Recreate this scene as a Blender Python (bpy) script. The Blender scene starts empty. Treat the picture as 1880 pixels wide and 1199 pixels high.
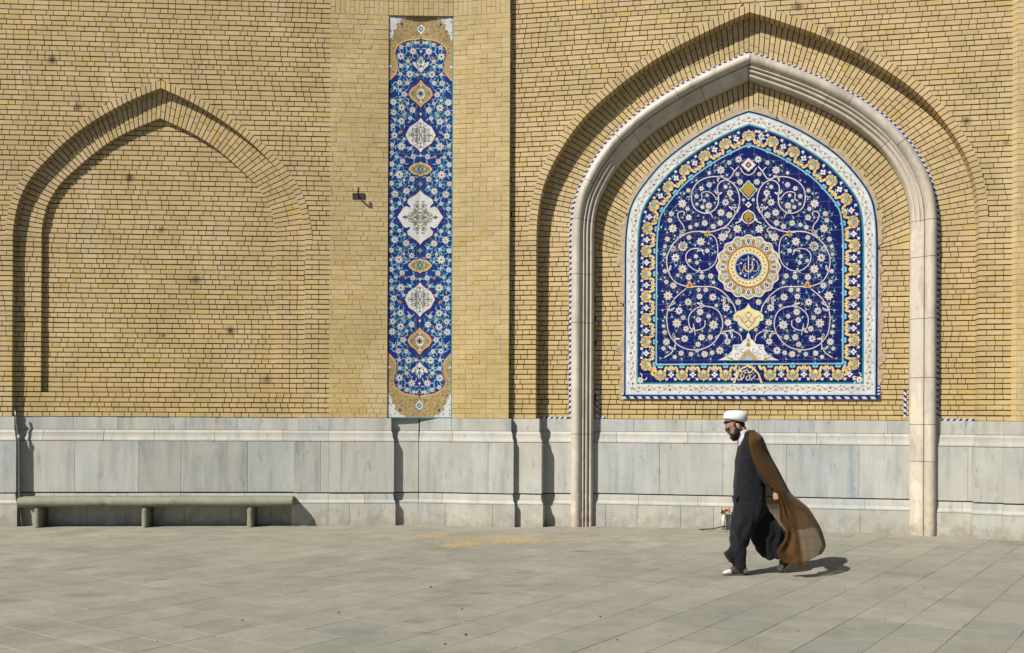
import bpy, bmesh, math, random
from mathutils import Vector, Matrix, noise
from math import sin, cos, pi, sqrt, atan2, hypot
random.seed(7)
S = bpy.context.scene
# ------------------------------------------------------------------ camera, light, exposure
CAMH = 1.62; FPX = 1850.0; ROLL = 0.0044; CX, CY = 940.0, 760.0
cd = bpy.data.cameras.new('camera'); cam = bpy.data.objects.new('camera', cd)
S.collection.objects.link(cam); S.camera = cam
cam.location = (0, 0, CAMH); cam.rotation_euler = (pi/2, -ROLL, 0)
cd.sensor_width = 36; cd.lens = 36*FPX/1880.0; cd.shift_y = (CY-599.5)/1880.0
cd.clip_start = .1; cd.clip_end = 3000
S.render.resolution_x = 1024; S.render.resolution_y = 653
SUN_AZ, SUN_EL = math.radians(50), math.radians(41.5)
SX, SY, SZ = -sin(SUN_AZ)*cos(SUN_EL), -cos(SUN_AZ)*cos(SUN_EL), sin(SUN_EL)
W = bpy.data.worlds.new("World"); S.world = W; W.use_nodes = True
nt = W.node_tree; bg = nt.nodes['Background']
sky = nt.nodes.new('ShaderNodeTexSky'); sky.sky_type = 'NISHITA'; sky.sun_disc = False
sky.sun_elevation = SUN_EL; sky.sun_rotation = atan2(SX, SY); sky.dust_density = .4; sky.air_density = .75
nt.links.new(sky.outputs[0], bg.inputs[0]); bg.inputs[1].default_value = 0.05
sl = bpy.data.lights.new('sun', 'SUN'); sl.energy = 5.0; sl.angle = math.radians(.55); sl.color = (1, .945, .86)
so = bpy.data.objects.new('sun', sl); S.collection.objects.link(so); so.location = (-20, -15, 25)
so.rotation_euler = Vector((SX, SY, SZ)).to_track_quat('Z', 'Y').to_euler()
S.view_settings.view_transform = 'Standard'; S.view_settings.look = 'None'
S.view_settings.exposure = 0.50; S.view_settings.gamma = 1
S.render.engine = 'CYCLES'

# ------------------------------------------------------------------ helpers
def uv(px, py):
    x = px-CX; y = CY-py; c = cos(ROLL); s = sin(ROLL)
    return (x*c-y*s)/FPX, (x*s+y*c)/FPX
class Frame:                       # a vertical wall plane: s along, d outwards, z up
    def __init__(f, ox, oy, ex, ey):
        l = hypot(ex, ey); f.o = (ox, oy); f.e = (ex/l, ey/l); f.n = (ey/l, -ex/l)
    def w(f, s, d, z): return (f.o[0]+f.e[0]*s+f.n[0]*d, f.o[1]+f.e[1]*s+f.n[1]*d, z)
    def px(f, px, py, d=0.0):      # where a sight line meets the plane at offset d
        u, v = uv(px, py); ox = f.o[0]+f.n[0]*d; oy = f.o[1]+f.n[1]*d
        # (u*Y, Y) = o + e*s
        Y = (ox*f.e[1]-oy*f.e[0])/(u*f.e[1]-f.e[0])
        s = (u*Y-ox)*f.e[0]+(Y-oy)*f.e[1]
        return s, CAMH+v*Y
COX, COY = -1.352, 14.73
FL = Frame(COX, COY, 1, .066)      # left facade
FR = Frame(COX, COY, 1, -.195)     # right facade
L0, L1, L2 = .09, -.008, -.072       # front, bay, tympanum of the left facade
R0, R1, R2, R3 = 0.0, -.09, -.28, -.43

class MB:
    def __init__(m): m.v = []; m.f = []; m.mi = []
    def quad(m, a, b, c, d, mi=0):
        n = len(m.v); m.v += [a, b, c, d]; m.f.append((n, n+1, n+2, n+3)); m.mi.append(mi)
    def ngon(m, pts, mi=0):
        n = len(m.v); m.v += list(pts); m.f.append(tuple(range(n, n+len(pts)))); m.mi.append(mi)
    def prism(m, front, back, mi=0, cap=False):
        n = len(m.v); k = len(front); m.v += list(front)+list(back)
        m.f.append(tuple(range(n, n+k))); m.mi.append(mi)
        for i in range(k):
            j = (i+1) % k; m.f.append((n+i, n+k+i, n+k+j, n+j)); m.mi.append(mi)
        if cap: m.f.append(tuple(range(n+2*k-1, n+k-1, -1))); m.mi.append(mi)
    def box(m, x0, x1, y0, y1, z0, z1, mi=0):
        m.prism([(x0,y0,z0),(x1,y0,z0),(x1,y0,z1),(x0,y0,z1)], [(x0,y1,z0),(x1,y1,z0),(x1,y1,z1),(x0,y1,z1)], mi, True)
    def wbox(m, fr, s0, s1, z0, z1, d, dd, mi=0):
        m.prism([fr.w(s0,d,z0), fr.w(s1,d,z0), fr.w(s1,d,z1), fr.w(s0,d,z1)],
                [fr.w(s0,dd,z0), fr.w(s1,dd,z0), fr.w(s1,dd,z1), fr.w(s0,dd,z1)], mi, True)
    def grid(m, rows, mi=0, closed=False):
        n = len(m.v); k = len(rows[0])
        for r in rows: m.v += list(r)
        for i in range(len(rows)-1):
            for j in range(k if closed else k-1):
                a = n+i*k+j; b = n+i*k+(j+1) % k
                m.f.append((a, b, b+k, a+k)); m.mi.append(mi)
    def tube(m, pts, r, k=8, mi=0, caps=True):
        pts = [Vector(p) for p in pts]; rows = []
        rr = r if isinstance(r, (list, tuple)) else [r]*len(pts)
        for i, p in enumerate(pts):
            t = (pts[min(i+1, len(pts)-1)]-pts[max(i-1, 0)]).normalized()
            a = t.cross(Vector((0, 0, 1)) if abs(t.z) < .9 else Vector((1, 0, 0))).normalized(); b = t.cross(a)
            rows.append([tuple(p+(a*cos(2*pi*q/k)+b*sin(2*pi*q/k))*rr[i]) for q in range(k)])
        m.grid(rows, mi, True)
        if caps: m.ngon(rows[0][::-1], mi); m.ngon(rows[-1], mi)
    def build(m, name, mats, parent=None, smooth=False, fix=True):
        me = bpy.data.meshes.new(name); me.from_pydata(m.v, [], m.f); me.update()
        for x in (mats if isinstance(mats, (list, tuple)) else [mats]): me.materials.append(x)
        me.polygons.foreach_set('material_index', m.mi)
        if smooth: me.polygons.foreach_set('use_smooth', [True]*len(me.polygons))
        o = bpy.data.objects.new(name, me); S.collection.objects.link(o)
        if fix:
            b = bmesh.new(); b.from_mesh(me)
            if smooth: bmesh.ops.remove_doubles(b, verts=b.verts, dist=1e-5)
            bmesh.ops.recalc_face_normals(b, faces=b.faces); b.to_mesh(me); b.free()
        if parent: attach(o, parent)
        return o
def world(o):
    return o.matrix_basis.copy() if o.parent is None else world(o.parent) @ o.matrix_parent_inverse @ o.matrix_basis
def attach(o, parent):
    o.parent = parent; o.matrix_parent_inverse = world(parent).inverted()
def tag(o, label=None, cat=None, group=None, kind=None):
    if label: o['label'] = label
    if cat: o['category'] = cat
    if group: o['group'] = group
    if kind: o['kind'] = kind
    return o
def thing(name, label, cat, loc, group=None):
    o = bpy.data.objects.new(name, None); S.collection.objects.link(o); o.location = loc
    o.empty_display_size = .2
    return tag(o, label, cat, group)

ALB = .74                          # overall reflectance level of the place
# ------------------------------------------------------------------ materials
class NT:
    def __init__(s, name):
        s.m = bpy.data.materials.new(name); s.m.use_nodes = True; s.t = s.m.node_tree
        s.b = s.t.nodes['Principled BSDF']; s.out = s.t.nodes['Material Output']
    def n(s, typ, **kw):
        x = s.t.nodes.new('ShaderNode'+typ)
        for k, v in kw.items():
            if hasattr(x, k): setattr(x, k, v)
        return x
    def l(s, a, b): s.t.links.new(a, b)
    def setv(s, sock, v):
        if hasattr(v, 'is_linked') or hasattr(v, 'links'): s.l(v, sock)
        else: sock.default_value = v
    def math(s, op, a, b=0.0, c=0.0, clamp=False):
        x = s.n('Math', operation=op); x.use_clamp = clamp
        s.setv(x.inputs[0], a); s.setv(x.inputs[1], b); s.setv(x.inputs[2], c); return x.outputs[0]
    def coord(s): 
        if not hasattr(s, '_c'): s._c = s.n('TexCoord').outputs['Object']
        return s._c
    def mapping(s, scale=(1,1,1), loc=(0,0,0), rot=(0,0,0)):
        x = s.n('Mapping'); s.l(s.coord(), x.inputs[0]); x.inputs['Scale'].default_value = scale
        x.inputs['Location'].default_value = loc; x.inputs['Rotation'].default_value = rot; return x.outputs[0]
    def noise(s, scale, detail=4, rough=.55, vec=None, out=0):
        x = s.n('TexNoise'); s.l(vec or s.coord(), x.inputs['Vector'])
        x.inputs['Scale'].default_value = scale; x.inputs['Detail'].default_value = detail; x.inputs['Roughness'].default_value = rough
        return x.outputs[out]
    def ramp(s, fac, stops, interp='LINEAR'):
        x = s.n('ValToRGB'); s.setv(x.inputs[0], fac); r = x.color_ramp; r.interpolation = interp
        while len(r.elements) < len(stops): r.elements.new(.5)
        for e, (p, c) in zip(r.elements, stops): e.position = p; e.color = c if len(c) == 4 else (*c, 1)
        return x.outputs[0]
    def mix(s, fac, a, b, blend='MIX'):
        x = s.n('Mix'); x.data_type = 'RGBA'; x.blend_type = blend
        s.setv(x.inputs[0], fac)
        for q, v in ((x.inputs[6], a), (x.inputs[7], b)):
            if isinstance(v, tuple): q.default_value = (*v[:3], 1)
            else: s.l(v, q)
        return x.outputs[2]
    def island(s): return s.n('NewGeometry').outputs['Random Per Island']
    def sep(s, v):
        x = s.n('SeparateXYZ'); s.l(v, x.inputs[0]); return x.outputs
    def bump(s, h, strength, dist=.01):
        x = s.n('Bump'); s.l(h, x.inputs['Height']); x.inputs['Strength'].default_value = strength
        x.inputs['Distance'].default_value = dist; s.l(x.outputs[0], s.b.inputs['Normal'])
    def done(s, col, rough=.85, spec=.3):
        if isinstance(col, tuple): s.b.inputs['Base Color'].default_value = (*[x*ALB for x in col], 1)
        else: s.l(s.mix(1.0, col, (ALB,)*3, 'MULTIPLY'), s.b.inputs['Base Color'])
        s.setv(s.b.inputs['Roughness'], rough); s.b.inputs['Specular IOR Level'].default_value = spec
        return s.m
def srgb(r, g, b):
    f = lambda c: (c/255/12.92) if c/255 <= .04045 else ((c/255+.055)/1.055)**2.4
    return (f(r), f(g), f(b))
def brick_mat(name, stains=(), flush=False):
    t = NT(name); r = t.island()
    if flush:
        st = [(0, (.50,.395,.215)), (.25, (.53,.42,.235)), (.5, (.55,.435,.25)), (.85, (.575,.455,.27)), (.95, (.53,.405,.195)), (1, (.51,.38,.165))]
    else:
        st = [(0, (.50,.39,.225)), (.25, (.53,.41,.24)), (.5, (.55,.425,.25)), (.8, (.585,.455,.275)), (.93, (.60,.445,.275)), (.97, (.56,.425,.20)), (1, (.54,.39,.15))]
    c = t.ramp(r, st)
    n2 = t.noise(1.3, 3); z = t.sep(t.coord())[2]
    low = t.math('MULTIPLY', t.math('SUBTRACT', 4.2, z), .3, clamp=True)
    c = t.mix(t.math('MULTIPLY', low, .6), c, t.mix(1.0, c, (1.03, .98, .70), 'MULTIPLY'))
    c = t.mix(1.0, c, t.ramp(n2, [(.3, (.86,.86,.84)), (.7, (1.07,1.06,1.05))]), 'MULTIPLY')
    n = t.noise(55, 5, .7); c = t.mix(1.0, c, t.ramp(n, [(.25, (.80,.79,.77)), (.6, (1.03,1.03,1.03)), (.85, (1.12,1.1,1.08))]), 'MULTIPLY')
    grime = t.ramp(t.noise(9, 6, .75), [(.60, (0,0,0)), (.75, (1,1,1))]); c = t.mix(t.math('MULTIPLY', grime, .25), c, (.33,.28,.20))
    c = t.mix(t.math('MULTIPLY', t.ramp(t.noise(.8, 5, .7, t.mapping((1.6, 1.6, .5))), [(.54,(0,0,0)),(.66,(1,1,1))]), .30), c, (.64,.56,.42))
    c = t.mix(t.math('MULTIPLY', t.ramp(t.noise(1.0, 7, .72, t.mapping((3.4, 3.4, .45), loc=(5, 1, 2))), [(.58,(0,0,0)),(.70,(1,1,1))]), .22), c, (.30,.25,.17))
    for (p, rad, amt) in stains:
        d = t.n('VectorMath', operation='DISTANCE'); t.l(t.coord(), d.inputs[0]); d.inputs[1].default_value = p
        f = t.math('MULTIPLY', t.math('SUBTRACT', 1.0, t.math('DIVIDE', d.outputs['Value'], rad), clamp=True), amt*1.6, clamp=True)
        f = t.math('MULTIPLY', t.math('POWER', f, 1.4), t.math('ADD', t.math('MULTIPLY', t.noise(24, 5, .8), 1.9), -.15), clamp=True)
        c = t.mix(f, c, (.07,.06,.045))
    c = t.mix(1.0, c, (1.09, 1.08, .99), 'MULTIPLY')
    t.bump(t.noise(120, 5, .7), .35, .006)
    return t.done(c, .93, .15)
def plain(name, col, rough=.6, spec=.3, var=.12, scale=30, bump=0, metal=0):
    t = NT(name); n = t.noise(scale, 5, .65)
    c = t.mix(1.0, col, t.ramp(n, [(.25, (1-var,)*3), (.75, (1+var,)*3)]), 'MULTIPLY')
    if bump: t.bump(t.noise(scale*3, 4), bump, .004)
    t.b.inputs['Metallic'].default_value = metal
    return t.done(c, rough, spec)
def marble_mat(name, tint, streak=1.0, warm=0.0, warmc=(.47,.43,.35)):
    t = NT(name); r = t.island()
    base = t.ramp(r, [(0, tuple(x*.80 for x in tint)), (.35, tint), (.7, (tint[0]*1.05, tint[1]*1.03, tint[2]*.99)), (1, (tint[0]*.84, tint[1]*.89, tint[2]*.96))])
    # vein streaks run down each slab; offset per slab
    mp = t.n('Mapping'); t.l(t.coord(), mp.inputs[0]); mp.inputs['Scale'].default_value = (5.5, 5.5, .8)
    off = t.n('CombineXYZ'); t.l(t.math('MULTIPLY', r, 37.0), off.inputs[0]); t.l(t.math('MULTIPLY', r, 11.0), off.inputs[2]); t.l(off.outputs[0], mp.inputs['Location'])
    n = t.noise(1.0, 6, .62, mp.outputs[0])
    s = t.ramp(n, [(.33, (.68,.72,.76)), (.47, (.94,.95,.96)), (.62, (1.07,1.06,1.03))])
    c = t.mix(streak, base, t.mix(1.0, base, s, 'MULTIPLY'))
    if warm: c = t.mix(t.math('MULTIPLY', t.ramp(t.noise(2.2, 5), [(.4,(0,0,0)),(.65,(1,1,1))]), warm), c, warmc)
    cr = t.n('TexVoronoi'); cr.feature = 'DISTANCE_TO_EDGE'; cr.inputs['Scale'].default_value = 1.6
    w = t.n('Mapping'); t.l(t.coord(), w.inputs[0]); wn = t.noise(2.5, 5, .6, out=1)
    va = t.n('VectorMath', operation='ADD'); t.l(w.outputs[0], va.inputs[0]); t.l(wn, va.inputs[1]); t.l(va.outputs[0], cr.inputs['Vector'])
    v = t.ramp(cr.outputs['Distance'], [(0, (1,1,1)), (.012, (0,0,0))])
    vm = t.math('MULTIPLY', v, t.ramp(t.noise(1.1, 2), [(.52,(0,0,0)),(.62,(.6,.6,.6))]))
    c = t.mix(vm, c, (.55,.54,.50))
    z = t.sep(t.coord())[2]
    dn = t.noise(6, 6, .7)
    dirt = t.math('MULTIPLY', t.math('SUBTRACT', dn, t.math('ADD', .34, t.math('MULTIPLY', z, .75)), clamp=True), 2.6, clamp=True)
    c = t.mix(dirt, c, (.30,.245,.17))
    c = t.mix(t.math('MULTIPLY', t.ramp(t.noise(14, 6, .8), [(.62,(0,0,0)),(.75,(1,1,1))]), .35), c, (.22,.21,.18))
    c = t.mix(1.0, c, t.ramp(t.noise(70, 4, .7), [(.3, (.93,.93,.93)), (.7, (1.05,1.05,1.05))]), 'MULTIPLY')
    sc = t.ramp(t.noise(1.0, 8, .75, t.mapping((9, 9, 3.5), rot=(.1,.3,.2))), [(.575,(0,0,0)),(.65,(1,1,1))]); c = t.mix(t.math('MULTIPLY', sc, .48), c, (.21,.215,.205))
    sk = t.ramp(t.noise(1.0, 7, .7, t.mapping((16, 16, 1.1), loc=(3, 7, 0))), [(.56,(0,0,0)),(.68,(1,1,1))]); c = t.mix(t.math('MULTIPLY', sk, .35*streak), c, (.25,.275,.30))
    pa = t.ramp(t.noise(1.9, 6, .7), [(.35, (.93,.92,.89)), (.65, (1.05,1.05,1.05))]); c = t.mix(1.0, c, pa, 'MULTIPLY')
    t.bump(t.noise(60, 5, .7), .25, .004)
    return t.done(c, .62, .35)

def interp(poly, z, key=1, val=0):  # poly sorted by key ascending
    if z <= poly[0][key]: return poly[0][val]
    for a, b in zip(poly, poly[1:]):
        if z <= b[key]:
            t = (z-a[key])/max(1e-9, b[key]-a[key]); return a[val]+(b[val]-a[val])*t
    return poly[-1][val]
def catmull(pts, n=8):
    out = []; P = [pts[0]]+list(pts)+[pts[-1]]
    for i in range(1, len(P)-2):
        for k in range(n):
            t = k/n; r = []
            for c in range(len(pts[0])):
                a, b, c2, d = P[i-1][c], P[i][c], P[i+1][c], P[i+2][c]
                r.append(.5*((2*b)+(c2-a)*t+(2*a-5*b+4*c2-d)*t*t+(3*b-a-3*c2+d)*t**3))
            out.append(tuple(r))
    out.append(tuple(pts[-1])); return out
def resample(pts, step=None, n=None):
    L = [0]
    for a, b in zip(pts, pts[1:]): L.append(L[-1]+math.dist(a, b))
    if n is None: n = max(2, round(L[-1]/step)+1)
    out = []; j = 0
    for i in range(n):
        t = L[-1]*i/(n-1)
        while j < len(L)-2 and L[j+1] < t: j += 1
        q = (t-L[j])/max(1e-9, L[j+1]-L[j]); out.append(tuple(a+(b-a)*q for a, b in zip(pts[j], pts[j+1])))
    return out
def smooth(pts, it=3):
    p = [list(q) for q in pts]
    for _ in range(it):
        q = [list(a) for a in p]
        for i in range(1, len(p)-1):
            for c in range(len(p[i])): q[i][c] = .25*p[i-1][c]+.5*p[i][c]+.25*p[i+1][c]
        p = q
    return [tuple(a) for a in p]
# ------------------------------------------------------------------ ground
def ground_mat():
    t = NT('paving_stone'); r = t.island()
    c = t.ramp(r, [(0, (.295,.29,.24)), (.3, (.32,.314,.26)), (.6, (.335,.328,.27)), (.9, (.355,.345,.285)), (1, (.29,.288,.247))])
    c = t.mix(1.0, c, t.ramp(t.noise(.45, 4), [(.3, (.90,.90,.91)), (.7, (1.07,1.06,1.04))]), 'MULTIPLY')
    c = t.mix(1.0, c, t.ramp(t.noise(3.2, 6, .7), [(.3, (.86,.86,.85)), (.7, (1.09,1.09,1.09))]), 'MULTIPLY')
    c = t.mix(1.0, c, t.ramp(t.noise(85, 4, .8), [(.25, (.72,.72,.72)), (.5, (1,1,1)), (.8, (1.16,1.16,1.15))]), 'MULTIPLY')
    # short dark scuffs lying across the slabs
    m = t.mapping((1.3, 5.0, 1), rot=(0, 0, -.25)); n = t.noise(1.6, 4, .6, m)
    f = t.ramp(n, [(.70, (0,0,0)), (.80, (1,1,1))]); c = t.mix(t.math('MULTIPLY', f, .5), c, (.14,.135,.12)); c = t.mix(1.0, c, t.ramp(t.noise(1.3, 8, .78), [(.36, (.86,.85,.83)), (.5, (1,1,1)), (.68, (1.06,1.06,1.06))]), 'MULTIPLY')
    sp = t.ramp(t.noise(26, 3, .6), [(.70,(0,0,0)),(.76,(1,1,1))]); c = t.mix(t.math('MULTIPLY', sp, .35), c, (.52,.50,.45))
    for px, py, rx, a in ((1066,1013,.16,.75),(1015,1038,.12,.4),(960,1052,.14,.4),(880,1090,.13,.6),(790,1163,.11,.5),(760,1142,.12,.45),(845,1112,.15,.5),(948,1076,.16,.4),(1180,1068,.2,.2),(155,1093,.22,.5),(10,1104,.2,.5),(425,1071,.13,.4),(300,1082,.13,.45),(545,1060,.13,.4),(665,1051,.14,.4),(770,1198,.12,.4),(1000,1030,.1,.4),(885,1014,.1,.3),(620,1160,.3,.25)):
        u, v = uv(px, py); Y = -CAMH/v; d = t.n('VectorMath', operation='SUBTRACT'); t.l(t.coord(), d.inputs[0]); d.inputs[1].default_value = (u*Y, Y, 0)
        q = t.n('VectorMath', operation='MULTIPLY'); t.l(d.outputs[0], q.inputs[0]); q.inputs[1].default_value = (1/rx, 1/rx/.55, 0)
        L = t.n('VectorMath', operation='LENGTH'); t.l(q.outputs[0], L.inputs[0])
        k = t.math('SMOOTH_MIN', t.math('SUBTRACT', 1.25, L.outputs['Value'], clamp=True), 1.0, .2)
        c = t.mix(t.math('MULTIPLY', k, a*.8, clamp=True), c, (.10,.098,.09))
    # sandy dust gathered along the foot of the walls
    y = t.sep(t.coord())[1]; dust = t.math('MULTIPLY', t.math('SUBTRACT', y, 12.6), .28, clamp=True)
    dust = t.math('MULTIPLY', dust, t.ramp(t.noise(1.6, 5, .65), [(.35, (.15,.15,.15)), (.65, (1,1,1))]))
    c = t.mix(t.math('MULTIPLY', dust, .75, clamp=True), c, (.40,.335,.25))
    t.bump(t.noise(70, 6, .75), .5, .008)
    return t.done(c, .88, .25)
def joint_mat():
    t = NT('paving_joint'); n = t.noise(1.1, 5, .7)
    return t.done(t.ramp(n, [(.38, (.10,.09,.07)), (.50, (.22,.205,.165)), (.60, (.30,.285,.235))]), .95, .1)
M_JOINT = joint_mat()
M_PAVE = ground_mat()
def make_ground():
    m = MB(); a = math.atan(.692); ca, sa = cos(a), sin(a)
    m.quad((-400,-200,0), (400,-200,0), (400,500,0), (-400,500,0), 0)
    rnd = random.Random(3); T = .0028
    rows = [4.44-.36*k for k in range(16, 0, -1)]+[4.44, 4.81, 5.3, 5.8, 6.2, 6.65, 7.12, 7.65, 8.22, 8.7, 9.17]
    v = 9.17
    while v < 24: v += rnd.choice((.4, .45, .5, .55)); rows.append(v)
    qs = [-1.54+.4*k for k in range(-52, 32)]
    off = 0
    for k in range(len(qs)-1):
        i = 0
        while i < len(rows)-1:
            st = 2 if (rnd.random() < .12 and i < len(rows)-2) else 1
            p0, p1 = rows[i]+.0065, rows[i+st]-.0065; i += st
            q0, q1 = qs[k]+.0020, qs[k+1]-.0020
            cs = [(q0, p0), (q1, p0), (q1, p1), (q0, p1)]; P = []
            for q, p in cs:
                q += rnd.uniform(-.0015, .0015); p += rnd.uniform(-.002, .002)
                P.append((q*ca+p*sa, -q*sa+p*ca))
            X = sum(x for x, _ in P)/4; Y = sum(y for _, y in P)/4
            if Y < 2 or Y > 15.2 or abs(X) > 11.5: continue
            h = T+rnd.uniform(0, .0010)
            m.prism([(x, y, h) for x, y in P], [(x, y, .0002) for x, y in P], 1)
    w = lambda q, p, h: (q*ca+p*sa, -q*sa+p*ca, h)
    for p in rows[1:]:
        for k in range(len(qs)-1):
            if rnd.random() < .85: m.quad(w(qs[k], p-.008, .0016), w(qs[k+1], p-.008, .0016), w(qs[k+1], p+.008, .0016), w(qs[k], p+.008, .0016), 2)
    g = m.build('ground', [M_JOINT, M_PAVE, plain('pale_lime_joint', (.40,.385,.325), .95, .1, .25, 2.5)]); g['kind'] = 'structure'
    return g
make_ground()

# ------------------------------------------------------------------ brickwork
def wpt(fr, px, py, d): s, z = fr.px(px, py, d); return fr.w(s, d, z)
ST_L = [(wpt(FL, *a, L0), r, k) for a, r, k in (((95,110),.10,.85),((143,197),.085,.9),((35,28),.06,.3))]
ST_T = [(wpt(FL, *a, L2), r, k) for a, r, k in (((238,327),.095,.9),((296,422),.09,.7),((360,513),.12,.75),((423,607),.10,.8),((490,697),.13,.6),((300,616),.05,.8),((322,722),.06,.7))]
ST_R = [(wpt(FR, *a, R1), r, k) for a, r, k in (((1465,12),.09,.8),((1523,58),.11,.7),((1775,222),.10,.7),((1847,262),.08,.6),((1583,92),.10,.6),((1650,130),.08,.4))]
M_BR_L = brick_mat('tan_brick', ST_L+ST_T); M_BR_R = brick_mat('tan_brick_portal', ST_R)
M_BR_F = brick_mat('tan_brick_flush', (), True)
M_MORT = plain('dark_raked_mortar', (.06,.045,.028), .95, .1, .25, 20)
M_MORF = plain('flush_lime_mortar', (.43,.35,.23), .95, .1, .18, 20)
BH = .0712
def course_z(z0, z1):
    n = round((z1-z0)/BH); return [z0+(z1-z0)*i/n for i in range(n+1)]
ZB = 1.552
def brick_rows(mb, fr, d, z0, z1, left, right, seed=1, depth=.028, dl=0, dr=0, gh=.0140, gv=.0095, proud=.0025, split=None, mi=(0, 1), mback=.024):
    """courses between two edge functions; dl, dr: depth of the end bricks where they turn a reveal"""
    rnd = random.Random(seed); z = z0; k0 = round((z0-ZB)/BH); k = 0
    while True:
        zb = ZB+(k0+k)*BH; zt = zb+BH; k += 1
        if zb >= z1-.02: break
        if zt <= z0+.02: continue
        zb2, zt2 = max(zb, z0), min(zt, z1)
        a0, a1 = left(zb2), left(zt2); b0, b1 = right(zb2), right(zt2)
        lo, hi = min(a0, a1), max(b0, b1)
        if max(b0, b1)-min(a0, a1) < .02: continue
        # mortar bed
        mb.quad(fr.w(a0, d-mback, zb2), fr.w(b0, d-mback, zb2), fr.w(b1, d-mback, zt2), fr.w(a1, d-mback, zt2), mi[1])
        s = lo; first = True
        par = (k0+k) % 2
        if dl == 0: s = lo-rnd.uniform(0, .2)
        else: first = True
        cnt = 0
        while s < hi-.012:
            if dl and cnt == 0: w = (.20, .10)[par]
            else: w = .208 if rnd.random() < .50 else .103
            w += rnd.uniform(-.004, .004)
            e = s+w
            if hi-e < .05: e = hi
            last = e >= hi-1e-6
            x0, x1 = max(s, lo), min(e, hi)
            g0 = gv/2; 
            fl = lambda z, x, lim: max(x, lim) 
            zb3, zt3 = zb2+gh/2, zt2-gh/2
            if x1-x0 > .02:
                L = (left(zb3), left(zt3)); Rr = (right(zb3), right(zt3))
                p = [max(x0+(g0 if x0 > lo else 0), L[0]), min(x1-(g0 if x1 < hi else 0), Rr[0]), min(x1-(g0 if x1 < hi else 0), Rr[1]), max(x0+(g0 if x0 > lo else 0), L[1])]
                if p[1]-p[0] > .006 or p[2]-p[3] > .006:
                    p[1] = max(p[1], p[0]+.002); p[2] = max(p[2], p[3]+.002)
                    dd = d+rnd.uniform(-proud, proud); dep = depth
                    if x0 <= lo+1e-6 and dl: dep = dl
                    if last and dr: dep = dr
                    wob = lambda: rnd.uniform(-.0012, .0012)
                    t0 = .0035*noise.noise(Vector((x0*.7, (k0+k)*.61, seed))); t1 = .0035*noise.noise(Vector((x1*.7, (k0+k)*.61, seed)))
                    zz = [zb3+t0+wob(), zb3+t1+wob(), zt3+t1+wob(), zt3+t0+wob()]
                    mb.prism([fr.w(p[i], dd, zz[i]) for i in range(4)], [fr.w(p[i], d-dep, zz[i]) for i in range(4)], mi[0])
            s = e; cnt += 1
def const(x): return lambda z: x
def radial_bricks(mb, fr, inner, outer, d, depth, seed=1, step=.0712, gap=.011, gv=.007, cuts=None, mi=(0, 1), mback=.024, proud=.002, full=False):
    """bricks standing across the strip between two curves (lists of (s,z), springing to apex)"""
    rnd = random.Random(seed)
    mid = [((a[0]+b[0])/2, (a[1]+b[1])/2) for a, b in zip(inner, outer)]
    L = [0]
    for a, b in zip(mid, mid[1:]): L.append(L[-1]+math.dist(a, b))
    n = max(1, round(L[-1]/step)); N = len(mid)-1
    def at(c, q):
        t = q/n*L[-1]; j = 0
        while j < N-1 and L[j+1] < t: j += 1
        k = (t-L[j])/max(1e-9, L[j+1]-L[j]); return (c[j][0]+(c[j+1][0]-c[j][0])*k, c[j][1]+(c[j+1][1]-c[j][1])*k)
    for i in range(n):
        A, B = at(inner, i), at(inner, i+1); Cc, D = at(outer, i), at(outer, i+1)
        mb.quad(*[fr.w(p[0], d-mback, p[1]) for p in (A, B, D, Cc)], mi[1])
        wi = math.dist(A, B); wo = math.dist(Cc, D)
        ga = gap/2/max(wi, .02); gb = gap/2/max(wo, .02)
        ln = (math.dist(A, Cc)+math.dist(B, D))/2
        lerp = lambda p, q, t: (p[0]+(q[0]-p[0])*t, p[1]+(q[1]-p[1])*t)
        a1, b1 = lerp(A, B, ga), lerp(A, B, 1-ga); c1, d1 = lerp(Cc, D, gb), lerp(Cc, D, 1-gb)
        t = 0
        parts = []
        if full or ln < .14: parts = [(0, 1)]
        else:
            x = 0; f = rnd.random() < .5
            while x < ln-.01:
                w = (.205 if rnd.random() < .6 else .10) if x else rnd.choice((.205, .10, .15))
                if ln-x-w < .06: w = ln-x
                parts.append((x/ln, min(1, (x+w)/ln))); x += w
        for t0, t1 in parts:
            u0 = t0+(gv/2/ln if t0 > 0 else 0); u1 = t1-(gv/2/ln if t1 < 1 else 0)
            P = [lerp(a1, c1, u0), lerp(b1, d1, u0), lerp(b1, d1, u1), lerp(a1, c1, u1)]
            dd = d+rnd.uniform(-proud, proud)
            mb.prism([fr.w(p[0], dd, p[1]) for p in P], [fr.w(p[0], d-depth, p[1]) for p in P], mi[0])
def half(center, prof, sgn, n=90):     # prof: (halfwidth, z) springing first -> apex; returns smooth curve
    c = catmull(sorted(prof, key=lambda p: -p[0]), 8); c = resample(smooth(resample(c, n=n), 4), n=n)
    return [(center+sgn*h, z) for h, z in c]
def offset(curve, dist, sgn, center):
    out = []
    for i, p in enumerate(curve):
        a = curve[max(0, i-1)]; b = curve[min(len(curve)-1, i+1)]
        tx, tz = b[0]-a[0], b[1]-a[1]; l = hypot(tx, tz); nx, nz = (tz/l, -tx/l)
        if nx*sgn < 0: nx, nz = -nx, -nz
        if abs(nx) < 1e-6 and nz < 0: nx, nz = -nx, -nz
        out.append([p[0]+nx*dist, p[1]+nz*dist])
    # run the last one up to the axis
    a, b = out[-2], out[-1]; dx = b[0]-a[0]
    if abs(dx) > 1e-9:
        t = (center-a[0])/dx; out[-1] = [center, a[1]+(b[1]-a[1])*t]
    res = []
    for p in out:
        if (p[0]-center)*sgn >= -1e-6: res.append(tuple(p))
    while len(res) < len(out): res.append(res[-1])
    return resample(res, n=len(out))
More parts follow.
